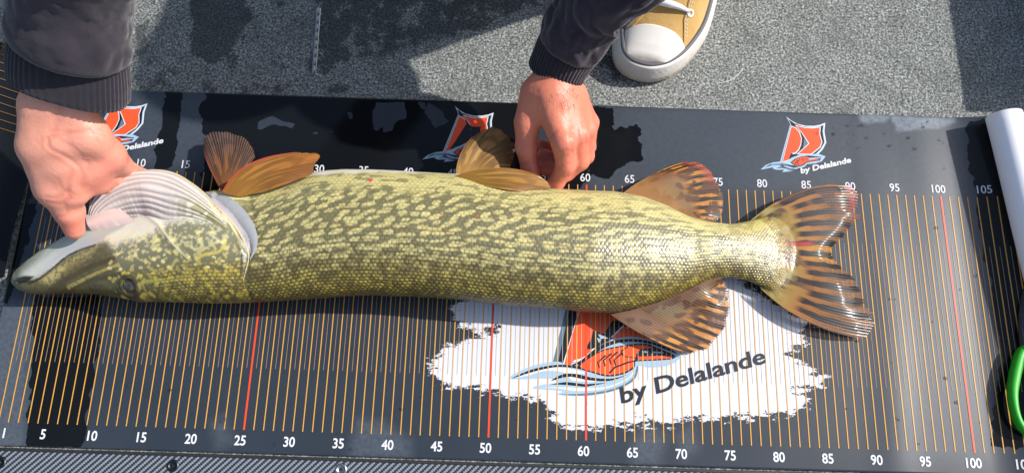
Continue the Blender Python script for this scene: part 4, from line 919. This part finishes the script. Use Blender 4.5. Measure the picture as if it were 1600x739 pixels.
pts = np.array(W((884, 80, 13.0), (856, 292, 4.3), (921, 192, 5.8), (874, 238, 2.0), (822, 230, 6.8), (850, 110, 10)))
V, F = surface_net(handB, pts.min(0)-2.7, pts.max(0)+2.7, .13)
N = mesh_normals(V, F)
if (N*(V-V.mean(0))).sum() < 0: F = F[:, ::-1]; N = -N
cr = [([(809, 250, 7), (822, 246, 8), (838, 244, 7)], .10, .07), ([(808, 257, 6.5), (822, 254, 7), (836, 253, 6.5)], .10, .07), ([(846, 226, 10), (858, 214, 10.5), (868, 205, 11)], .25, .12), ([(866, 252, 8), (880, 250, 8.5), (894, 252, 8)], .12, .06), ([(893, 205, 10), (890, 225, 9.6), (893, 250, 7.8)], .2, .16), ([(909, 200, 9), (911, 222, 8), (913, 240, 6.5)], .2, .14),
      ([(846, 140, 12), (856, 180, 11.8), (866, 205, 11.4)], .35, -.05), ([(868, 140, 12), (884, 180, 11), (896, 200, 10.5)], .3, -.05), ([(874, 246, 8.4), (884, 244, 8.6), (895, 246, 8.2)], .1, .05)]
c_, dd = paint_skin(V, N, [((850, 255, 6), 1.7, .5, (170, 74, 66)), ((905, 215, 9.5), 1.7, .5, (226, 120, 100)), ((868, 282, 6), 1.3, .45, (224, 120, 92)), ((820, 255, 6.5), 1.3, .35, (226, 130, 104)), ((850, 170, 12), 3, .3, (222, 150, 112))], cr, (208, 118, 94))
V = V+N*(dd+.05*(noise(V, 1.8, 19, 2)-.5))[:, None]; add_body(V, F, c_)
# the rest of the body (arms inside the sleeves, neck, head)
elL = np.array(S(1062, -135, 27)); elR = np.array(S(150, -200, 36)); shL = np.array([67, 76, 49.]); shR = np.array([38, 78, 51.]); hipL = np.array([64, 98, 30.]); hipR = np.array([48, 98, 30.]); neck = np.array([52, 72, 55.]); hd_ = np.array([51.5, 64, 64.])
def bodyC(P):
    d = chain(P, [np.array(S(880, 92, 12.0)), np.array(S(966, 0, 18)), elL, shL], [1.7, 2.0, 2.6, 4.2], .6); d = smin(d, chain(P, [np.array(S(88, 120, 19.2)), np.array(S(112, 20, 24)), elR, shR], [1.6, 2.0, 2.6, 4.2], .6), .5)
    d = smin(d, chain(P, [shL, (neck+[0, 4, -2]), shR], [5, 6, 5], 2), 2); d = smin(d, chain(P, [(neck+[0, 4, -2]), (hipL+hipR)/2], [9, 12], 2), 4)
    d = smin(d, cone(P, neck, hd_+[0, 2, -4], 5.2, 5.2), 2); d = smin(d, ell(P, hd_, (7.2, 9.0, 10.5)), 2.0); d = smin(d, ell(P, hd_+[0, -5, -6], (4.6, 4.5, 4.5)), 2.0)
    d = smin(d, cone(P, hd_+[0, -8.6, 0], hd_+[0, -10.6, -3], .9, 1.2), .6)
    for s in (-1, 1):
        d = smin(d, ell(P, hd_+[s*7.3, 1.5, -1], (.8, 2.0, 3.0)), .5); d = smax(d, -ell(P, hd_+[s*3.0, -9.3, .8], (1.6, 1.2, 1.1)), .6)
    return smax(d, -cone(P, hd_+[-2.4, -9.6, -6.4], hd_+[2.4, -9.6, -6.4], .4, .4), .4)
V, F = surface_net(bodyC, (2, 30, 8), (84, 112, 78), .8)
N = mesh_normals(V, F)
if (N*(V-V.mean(0))).sum() < 0: F = F[:, ::-1]
add_body(V, F, np.tile(lin(222, 150, 120), (len(V), 1)))
mk('body', np.concatenate(parts_V), np.concatenate(parts_F), M_SKIN, person, {'Col': np.concatenate(parts_C)})
for s in (-1, 1):
    V, F = surface_net(lambda P: ell(P, hd_+[s*3.0, -8.3, .8], (1.15, 1.15, 1.15)), hd_+[s*3-1.6, -10, -.8], hd_+[s*3+1.6, -6.6, 2.4], .25)
    mk('eye', V, F, M_EYE, person, {'Col': np.where((np.linalg.norm((V-(hd_+[s*3, -9.4, .8])), axis=1) < .62)[:, None], lin(60, 44, 30)[None], lin(226, 222, 216)[None])})
V, F = surface_net(lambda P: smax(smax(ell(P, hd_+[0, .6, .8], (7.9, 9.6, 10.9)), -ell(P, hd_+[0, -7.5, -4.5], (7.0, 6.5, 8.5)), .8), (hd_[2]-5-P[:, 2]), 1)+.35*(noise(P, .9, 5, 2)-.5), hd_-[10, 11, 8], hd_+[10, 12, 13], .6); mk('hair', V, F, M_HAIR, person)
hr_ = random.Random(3); hp = []
for k in range(40):
    x, y = hr_.uniform(838, 905), hr_.uniform(134, 164); dx, dy = hr_.uniform(-5, 8), hr_.uniform(4, 14)
    c_ = float(np.interp(abs(x-868), [0, 28, 42], [12.15, 11.5, 10.2])); hp.append(tube(resample(np.array([S(x, y, c_), S(x+dx*.3, y+dy*.5, c_+.25), S(x+dx, y+dy, c_+.1)]), 7), [.015, .015, .014, .012, .010, .007, .004], 4, False))
tag(mk('arm_hair', *join(hp), M_HAIR, person), kind='stuff')
# hoodie
def sleeve_mesh(path, rads, flat, seed, n=160, nr=130, bulge=None, fold=.5, ax=None, tail=()):
    Pq = resample(np.array([S(*p) for p in path]+list(tail)), n); rr = np.interp(np.linspace(0, 1, n), np.linspace(0, 1, len(rads)), rads); ker_ = np.ones(13)/13; rr = np.convolve(np.r_[[rr[0]]*6, rr, [rr[-1]]*6], ker_, 'valid')
    T = np.gradient(Pq, axis=0); T /= np.linalg.norm(T, axis=1)[:, None]; up = np.array([0, 0, 1.]); A = np.cross(T, up) if ax is None else ax-T*(T@ax)[:, None]; A /= np.linalg.norm(A, axis=1)[:, None]; B = np.cross(A, T)
    th_ = np.linspace(0, 2*math.pi, nr, endpoint=False); Sx = np.linspace(0, 1, n)[:, None]+0*th_[None]; Th = th_[None]+0*Sx
    L_ = np.r_[0, np.cumsum(np.linalg.norm(np.diff(Pq, axis=0), axis=1))][:, None]
    q = np.stack([np.cos(Th)*2.0, np.sin(Th)*2.0, L_*.42+.9*np.sin(Th+seed)+.5*np.sin(2*Th+seed*2)], -1)
    f1_ = np.abs(noise(q, .9, seed, 2)-.5)*2; f2_ = noise(q, 2.2, seed+4, 3)
    rad = rr[:, None]*np.ones_like(Th)+fold*(f1_-.45)*smooth(0, .06, Sx)+.22*(f2_-.5)
    if bulge: rad += bulge*np.exp(-((L_-2.0)/1.6)**2)*smooth(0, .02, Sx)*(1+.25*np.sin(3*Th+seed))-.5*smooth(.4, 0, L_)
    V = Pq[:, None]+A[:, None]*(np.cos(Th)*rad)[..., None]+B[:, None]*(np.sin(Th)*rad*flat)[..., None]
    return V.reshape(-1, 3), grid_faces(n, nr, True)
def cuff_mesh(path, rads, flat, ribs=46, n=40, ax=None, pw=1.0):
    nr = ribs*6; Pq = resample(np.array([S(*p) for p in path]), n); rr = np.interp(np.linspace(0, 1, n), np.linspace(0, 1, len(rads)), rads)
    T = np.gradient(Pq, axis=0); T /= np.linalg.norm(T, axis=1)[:, None]; A = np.cross(T, [0, 0, 1.]) if ax is None else ax-T*(T@ax)[:, None]; A /= np.linalg.norm(A, axis=1)[:, None]; B = np.cross(A, T)
    th_ = np.linspace(0, 2*math.pi, nr, endpoint=False); Th = th_[None]+.03*np.sin(np.linspace(0, 5, n))[:, None]; rib = np.abs(np.sin(Th*ribs/2))**.7
    L_ = np.linspace(0, 1, n)[:, None]; cq = np.sign(np.cos(Th))*np.abs(np.cos(Th))**pw; sq = np.sign(np.sin(Th))*np.abs(np.sin(Th))**pw
    rad = rr[:, None]+.14*(rib-.6)+.10*(noise(np.stack([np.cos(Th)*1.5, np.sin(Th)*1.5, L_+0*Th], -1), 1.4, 3)-.5)-.14*smooth(.06, 0, L_)
    V = Pq[:, None]+A[:, None]*(cq*rad)[..., None]+B[:, None]*(sq*rad*flat)[..., None]
    Vi = Pq[:8, None]+A[:8, None]*(cq[:8]*(rad[:8]-.35))[..., None]+B[:8, None]*(sq[:8]*(rad[:8]-.35)*flat)[..., None]
    V = V.reshape(-1, 3); n0_ = len(V); Fo = grid_faces(n, nr, True); Fi = grid_faces(8, nr, True)[:, ::-1]+n0_
    k = np.arange(nr); lip = np.stack([k, (k+1) % nr, n0_+(k+1) % nr, n0_+k], 1)[:, ::-1]
    return np.r_[V, Vi.reshape(-1, 3)], np.r_[Fo, Fi, lip]
def hood(P):
    d = chain(P, [shL, (neck+[0, 5, -3]), shR], [6.2, 7.5, 6.2], 2); d = smin(d, chain(P, [(neck+[0, 5, -3]), (hipL+hipR)/2+[0, 0, 2]], [11, 14], 2), 4); d = smin(d, ell(P, neck+[0, 8, 1], (9, 6, 5)), 2.5)
    d = smin(d, chain(P, [shL, elL+(shL-elL)*.1], [6.2, 5.0], 1), 2); d = smin(d, chain(P, [shR, elR+(shR-elR)*.1], [6.2, 5.0], 1), 2)
    return smax(d+.6*(noise(P, .25, 4, 2)-.5), -ell(P, neck+[0, -3.5, 6], (6.2, 6.2, 6.5)), 1)
V, F = surface_net(hood, (8, 34, 20), (86, 116, 68), 1.0)
hoodie = mk('hoodie', V, F, M_HOODIE, person)
V, F = sleeve_mesh([(884, 82, 12.4), (896, 60, 13.8), (911, 34, 15.6), (934, 0, 18), (1008, -58, 22.5), (1062, -135, 27)], [3.0, 3.5, 3.9, 4.15, 4.5, 4.9, 5.2, 4.6], .9, 3, bulge=.5, fold=.95, tail=[elL+(shL-elL)*.22, elL+(shL-elL)*.45]); mk('sleeve', V, F, M_HOODIE, hoodie)
V, F = cuff_mesh([(868, 116, 10.2), (872, 106, 10.8), (882, 86, 12.0), (896, 62, 13.2)], [2.95, 3.0, 3.15, 3.2], .9); mk('cuff', V, F, M_CUFF, hoodie)
V, F = sleeve_mesh([(107, 84, 21.0), (108, 55, 22.6), (110, 20, 24.5), (113, -20, 26.6), (122, -90, 30.5), (150, -200, 36)], [4.6, 4.9, 5.0, 5.05, 5.2, 5.3, 5.3, 4.6], .72, 8, bulge=.35, fold=.6, ax=np.array([1, .06, .0]), tail=[elR+(shR-elR)*.22, elR+(shR-elR)*.45]); mk('sleeve', V, F, M_HOODIE, hoodie)
V, F = cuff_mesh([(109, 141, 17.8), (109, 133, 18.2), (108, 108, 19.4), (108, 66, 21.4)], [5.0, 5.0, 4.85, 4.6], .58, 52, pw=.78, ax=np.array([1, .05, .0])); mk('cuff', V, F, M_CUFF, hoodie)
# trousers
kneeL = np.array([70.5, 55, 48.]); ankL = np.array([75.5, 63.5, 11.]); kneeR = np.array([36, 80, 9.]); ankR = np.array([32, 118, 8.])
def legs(P):
    d = chain(P, [hipL, kneeL, ankL], [11, 7.4, 5.6], 2.5); d = smin(d, chain(P, [hipR, kneeR, ankR], [11, 7.6, 5.4], 2.5), 3); d = smin(d, cone(P, hipL, hipR, 12, 12), 3)
    return d+.7*(noise(P, .22, 6, 3)-.5)
V, F = surface_net(legs, (18, 40, 0), (96, 128, 62), 1.1); V[:, 2] = np.maximum(V[:, 2], .1); mk('trousers', V, F, M_DENIM, person)
# sneaker
so = resample(SP([(958, 78), (960, 92), (966, 104), (979, 115), (1000, 122.5), (1020, 124), (1045, 118), (1070, 102), (1091, 78), (1106, 52), (1117, 15), (1126, -30), (1134, -100), (1130, -165), (1112, -225), (1078, -248), (1040, -225), (1012, -150), (988, -60), (968, 10), (958, 50)], 1.2), 260, True)[:, :2]
toe = np.array(S(1006, 121, 1.2))[:2]; heel = np.array(S(1086, -247, 1.2))[:2]; axu = (heel-toe)/np.linalg.norm(heel-toe); axv = np.array([axu[1], -axu[0]]); Ls = np.linalg.norm(heel-toe)
uu_ = (so-toe)@axu; vv_ = (so-toe)@axv
def width(u):
    o = []
    for q in np.atleast_1d(u):
        xs_ = []
        for i in range(len(so)):
            a, b_ = uu_[i], uu_[(i+1) % len(so)]
            if (a-q)*(b_-q) <= 0 and a != b_: t = (q-a)/(b_-a); xs_.append(vv_[i]+t*(vv_[(i+1) % len(so)]-vv_[i]))
        o.append((min(xs_), max(xs_)) if xs_ else (0, 0))
    return np.array(o)
cen = so.mean(0); nrm2 = np.roll(so, -1, 0)-np.roll(so, 1, 0); nrm2 = np.stack([nrm2[:, 1], -nrm2[:, 0]], 1); nrm2 /= np.linalg.norm(nrm2, axis=1)[:, None]
if ((so-cen)*nrm2).sum() < 0: nrm2 = -nrm2
sneaker = bpy.data.objects.new('sneaker', None); link(sneaker, person); sneaker['label'] = 'tan canvas low sneaker with white rubber toe'
def wall(zs, ins, mat_, name, relief=None, grime=None, cap_=False, parent=sneaker):
    V = []; G_ = []; n = len(so); Ln = np.r_[0, np.cumsum(np.linalg.norm(np.diff(so, axis=0), axis=1))]
    for k, (z, i) in enumerate(zip(zs, ins)):
        r_l = relief(Ln, z) if relief else 0
        V.append(np.c_[so-nrm2*(i-np.asarray(r_l).reshape(-1, 1) if relief else i), np.full(n, z)]); G_.append(np.full(n, grime(z) if grime else .1))
    V = np.concatenate(V); f = grid_faces(len(zs), n, True)
    F = [tuple(x) for x in f]
    if cap_: F += [tuple(range((len(zs)-1)*n, len(zs)*n)), tuple(range(n))[::-1]]
    return mk(name, V, F, mat_, parent, {'grime': np.concatenate(G_)})
zz = np.r_[np.linspace(0, .35, 5), np.linspace(.42, 2.9, 26), [3.0, 3.08, 3.12]]; ii = np.r_[np.linspace(.5, .05, 5), np.interp(np.linspace(.42, 2.9, 26), [.42, 1.2, 2.9], [.0, .0, .38]), [.46, .62, .85]]
def herr(Ln, z):
    if not .5 < z < 2.6: return 0*Ln
    k = int((z-.5)/.7); sgn = 1 if k % 2 == 0 else -1; return .11*(np.abs(((Ln*1.35+sgn*z*1.2) % 1)-.5)*2)-.05
wall(zz, ii, M_RUBBER, 'sole', herr, lambda z: float(np.interp(z, [0, .8, 1.8, 3], [1.3, .8, .4, .15])))
wall([2.9, 3.2, 3.3, 3.3, 3.0], [.60, .64, .74, 1.12, 1.25], M_STRIPE, 'stripe')
def up_pt(u, a, off=0.0):
    u = np.asarray(u, float); wv = width(u); lo_ = wv[:, 0]+1.1; hi_ = wv[:, 1]-1.1; sel = hi_ < lo_; m_ = (lo_+hi_)/2; lo_ = np.where(sel, m_, lo_); hi_ = np.where(sel, m_, hi_)
    H = np.interp(u, [0.9, 1.6, 2.6, 4.2, 6.5, 9, 13, 17, 22, 26.5, Ls-1.0], [0, .5, .95, 1.5, 2.3, 3.5, 6.0, 6.6, 6.2, 6.6, 5.6]); pw = np.interp(u, [0, 6, 14], [2.2, 2.4, 4.0])
    v = m_+(hi_-lo_)/2*a; z = 3.05+H*np.clip(1-np.abs(a)**pw, 0, 1)**np.interp(u, [0, 8], [.62, .7])+off
    xy = toe+axu*u[:, None]+axv*v[:, None]; return np.c_[xy, z]
us = np.r_[np.linspace(1.0, 8, 50), np.linspace(8.4, 14.5, 24)]; as_ = np.sin(np.linspace(-math.pi/2, math.pi/2, 60))
def up_grid(us, amin, amax, na_, off, cond=None):
    V = []
    for u in us:
        a = np.interp(np.linspace(0, 1, na_), [0, 1], [amin(u), amax(u)]); V.append(up_pt(np.full(na_, u), a, off))
    return np.concatenate(V), grid_faces(len(us), na_)
def capline(a): return 4.75-.25*a-.9*np.abs(a)**2.4
V = np.concatenate([up_pt(np.full(60, u), as_) for u in us]); V[:, 2] += .05*(noise(V, 1.2, 4, 2)-.5)*(np.repeat(us, 60) > 4); f = grid_faces(len(us), 60); mk('upper', V, f[:, ::-1], M_CANVAS, sneaker)
us2 = np.linspace(0, 1, 34); V = np.concatenate([np.concatenate([up_pt(np.array([.95+t*(capline(a)-.95)]), np.array([a]), .0) for a in as_]) for t in us2]); tt_ = np.repeat(us2, 60)
V[:, 2] += .16*smooth(1.0, .97, tt_)*smooth(0, .1, tt_)+.02; mk('toe_cap', V, grid_faces(34, 60)[:, ::-1], M_RUBBER, sneaker, {'grime': .12+.5*smooth(.25, 0, tt_)})
for sgn in (1, -1):
    us3 = np.linspace(3.6 if sgn > 0 else 4.4, 14.5, 50); e_ = lambda u: sgn*float(np.interp(u, [3.6, 4.6, 6.0, 8, 14], [.93, .72, .50, .42, .40]))
    V, f = up_grid(us3, e_, lambda u: sgn*.985, 26, .14); V[::26, 2] -= .14; f = f if sgn < 0 else f[:, ::-1]; mk('quarter', V, f, M_CANVAS, sneaker)
    for u in (6.9, 8.7, 10.5, 12.3):
        c_ = up_pt(np.array([u]), np.array([e_(u)+sgn*.13]), .16)[0]; du = up_pt(np.array([u+.3]), np.array([e_(u)+sgn*.13]), .16)[0]-c_; dv = up_pt(np.array([u]), np.array([e_(u)+sgn*.2]), .16)[0]-c_; du /= np.linalg.norm(du); dv /= np.linalg.norm(dv)
        ring = [c_+.34*(math.cos(t)*du+math.sin(t)*dv) for t in np.linspace(0, 2*math.pi, 25)]; V, F = tube(ring, .13, 8, False); mk('eyelet', V, F, M_STEEL if False else M_LACE, sneaker)
for u in (6.9, 8.7, 10.5, 12.3):
    pth = [up_pt(np.array([u+.5*abs(a)*0+(.6 if a < 0 else 0)*0]), np.array([a]), .16+.38*math.cos(a*2.2))[0] for a in np.linspace(-.55, .55, 15)]; V, F = tube(pth, np.interp(np.linspace(0, 1, 15), [0, .2, .5, .8, 1], [.16, .30, .42, .30, .16]), 10); mk('lace', V, F, M_LACE, sneaker)
stV, stF = [], []
for off_ in (.03, .085):
    for k in range(26):
        u = 4.6+k*.36; e = float(np.interp(u, [3.6, 4.6, 6.0, 8, 14], [.93, .72, .50, .42, .40]))+off_+.02; q = up_pt(np.array([u, u+.2]), np.array([e, e]), .17); stV.append(q); stF.append(0)
V, F = join([tube(q, .035, 5) for q in stV]); tag(mk('stitching', V, F, M_LACE, sneaker), kind='stuff')
us4 = np.linspace(14.5, Ls-1.0, 30)                         # heel half with an ankle opening
for sgn in (1, -1):
    V = np.concatenate([up_pt(np.full(14, u), np.linspace(.55*sgn, .995*sgn, 14), .0) for u in us4]); f = grid_faces(30, 14); mk('heel_panel', V, f if sgn < 0 else f[:, ::-1], M_CANVAS, sneaker)

# ------------------------------------------------------------------ small things
sc = thing('scissors', 'green handled scissors lying at the right end of the mat', 'scissors')
def loop(px_pts, z, rx, rz, name, mat_):
    L_ = resample(np.array([S(x, y, z) for x, y in px_pts]), 90, True); n = 14; T = np.roll(L_, -1, 0)-np.roll(L_, 1, 0); T /= np.linalg.norm(T, axis=1)[:, None]; A = np.cross(T, [0, 0, 1.]); V = []
    for i in range(90):
        wd = rx*(1+.18*math.sin(i/90*2*math.pi*2))
        for k in range(n):
            t = 2*math.pi*k/n; V.append(L_[i]+A[i]*wd*math.copysign(abs(math.cos(t))**.8, math.cos(t))+np.array([0, 0, 1])*rz*math.copysign(abs(math.sin(t))**.8, math.sin(t)))
    i, k = np.meshgrid(np.arange(90), np.arange(n), indexing='ij'); F = np.stack([i*n+k, ((i+1) % 90)*n+k, ((i+1) % 90)*n+(k+1) % n, i*n+(k+1) % n], -1).reshape(-1, 4)
    return mk(name, V, F, mat_, sc)
L1 = [(1596, 549), (1588, 575), (1582, 612), (1586, 645), (1597, 668), (1612, 676), (1630, 668), (1640, 640), (1642, 600), (1630, 562), (1612, 544)]
loop(L1, 1.2, .46, .55, 'handle', M_GREEN); loop([(1740-(x-1600), y+6) for x, y in L1], 1.2, .46, .55, 'handle', M_GREEN)
def bar(pts, wz, name, mat_):
    V, F = tube(resample(np.array([S(*p) for p in pts]), 20), np.interp(np.linspace(0, 1, 20), np.linspace(0, 1, len(wz)), wz), 10); V[:, 2] = 1.1+(V[:, 2]-1.1)*.55; return mk(name, V, F, mat_, sc)
bar([(1604, 550, 1.1), (1597, 515, 1.1), (1601, 470, 1.1), (1612, 430, 1.1), (1618, 400, 1.1)], [.5, .42, .5, .45, .2], 'blade', M_DARKSTEEL)
bar([(1722, 556, 1.3), (1690, 510, 1.3), (1640, 465, 1.3), (1606, 425, 1.3), (1596, 398, 1.3)], [.5, .42, .5, .45, .2], 'blade', M_DARKSTEEL)
# metal strip let into the carpet
st_ = thing('hinge_strip', 'narrow bright metal hinge strip set into the grey deck carpet', 'hinge')
p0, p1 = S(497.5, 12, 0), S(490, 116, 0); dv = (p1-p0)/np.linalg.norm(p1-p0); nv_ = np.array([-dv[1], dv[0], 0]); Lh = np.linalg.norm(p1-p0)
def obox(c0, c1, hw, z0, z1, bev=.04):
    V, F = box(0, np.linalg.norm(c1-c0), -hw, hw, z0, z1, bev); V = np.array([c0[:2].tolist()+[0]])+V[:, :1]*dv+V[:, 1:2]*nv_+V[:, 2:]*np.array([[0, 0, 1]]); return V, F
V, F = obox(p0, p1, .26, -.25, -.06); mk('plate', V, F, M_STEEL, st_, shade=False)
for k in range(8):
    a, b_ = p0+dv*(Lh*k/8+.05), p0+dv*(Lh*(k+1)/8-.05); V, F = tube([a+[0, 0, -.02], b_+[0, 0, -.02]], .13, 12); mk('knuckle', V, F, M_STEEL, st_)
V, F = tube(resample(np.array([S(1120, 131, -.08), S(1138, 127, -.05), S(1152, 118, -.05), S(1161, 108, -.08)]), 24), .035, 6); tag(mk('fishing_line', V, F, M_LINE), 'short curl of pale fishing line on the grey deck carpet', 'fishing line')
# box added out of view to cast the shadow across the deck
bx_ = thing('shadow_caster_box', 'grey plastic box added out of view to cast a shadow on the deck', 'shadow caster')
V, F = box(122, 168, 44.2, 92, -.2, 13.5, .8); mk('box_base', V, F, M_PLAST, bx_, shade=False); V, F = box(121.2, 168.8, 43.5, 92.8, 13.6, 16.5, 1.2); mk('lid', V, F, M_PLAST, bx_, shade=False)
V, F = tube(resample(np.array([(138, 60, 16.4), (139, 60, 18.6), (149, 60, 19.2), (159, 60, 18.6), (160, 60, 16.4)]), 30), .9, 12); mk('handle', V, F, M_TRIM, bx_)

# beads of water lying on the vinyl
b = NB('water_bead'); b.set(Base_Color=(.9, .95, 1), Roughness=.02, IOR=1.33, Transmission_Weight=1.0); M_BEAD = b.m
dr = random.Random(21); dp = []
for k in range(150):
    x, y = dr.choice([(dr.uniform(80, 103), dr.uniform(1, 37)), (dr.uniform(15, 60), dr.uniform(30, 38)), (dr.uniform(3, 70), dr.uniform(-.8, 6)), (dr.uniform(86, 102), dr.uniform(34, 38.3))]); r = dr.choice([.06, .07, .09, .12, .2])
    n_ = 10; V = [(x, y, float(hmat(x, y))+.05+r*.45)]; F = []
    for i, (rr, zz_) in enumerate(((.45, .40), (.8, .26), (1.0, 0.0))):
        for j in range(n_): V.append((x+r*rr*math.cos(2*math.pi*j/n_), y+r*rr*math.sin(2*math.pi*j/n_)*.85, float(hmat(x, y))+.045+r*zz_))
    F += [(0, 1+j, 1+(j+1) % n_) for j in range(n_)]
    for i in range(2): F += [(1+i*n_+j, 1+(i+1)*n_+j, 1+(i+1)*n_+(j+1) % n_, 1+i*n_+(j+1) % n_) for j in range(n_)]
    dp.append((np.array(V), F))
tag(mk('water_beads', *join(dp), M_BEAD), 'tiny beads of water scattered over the black mat', 'water drops', kind='stuff')
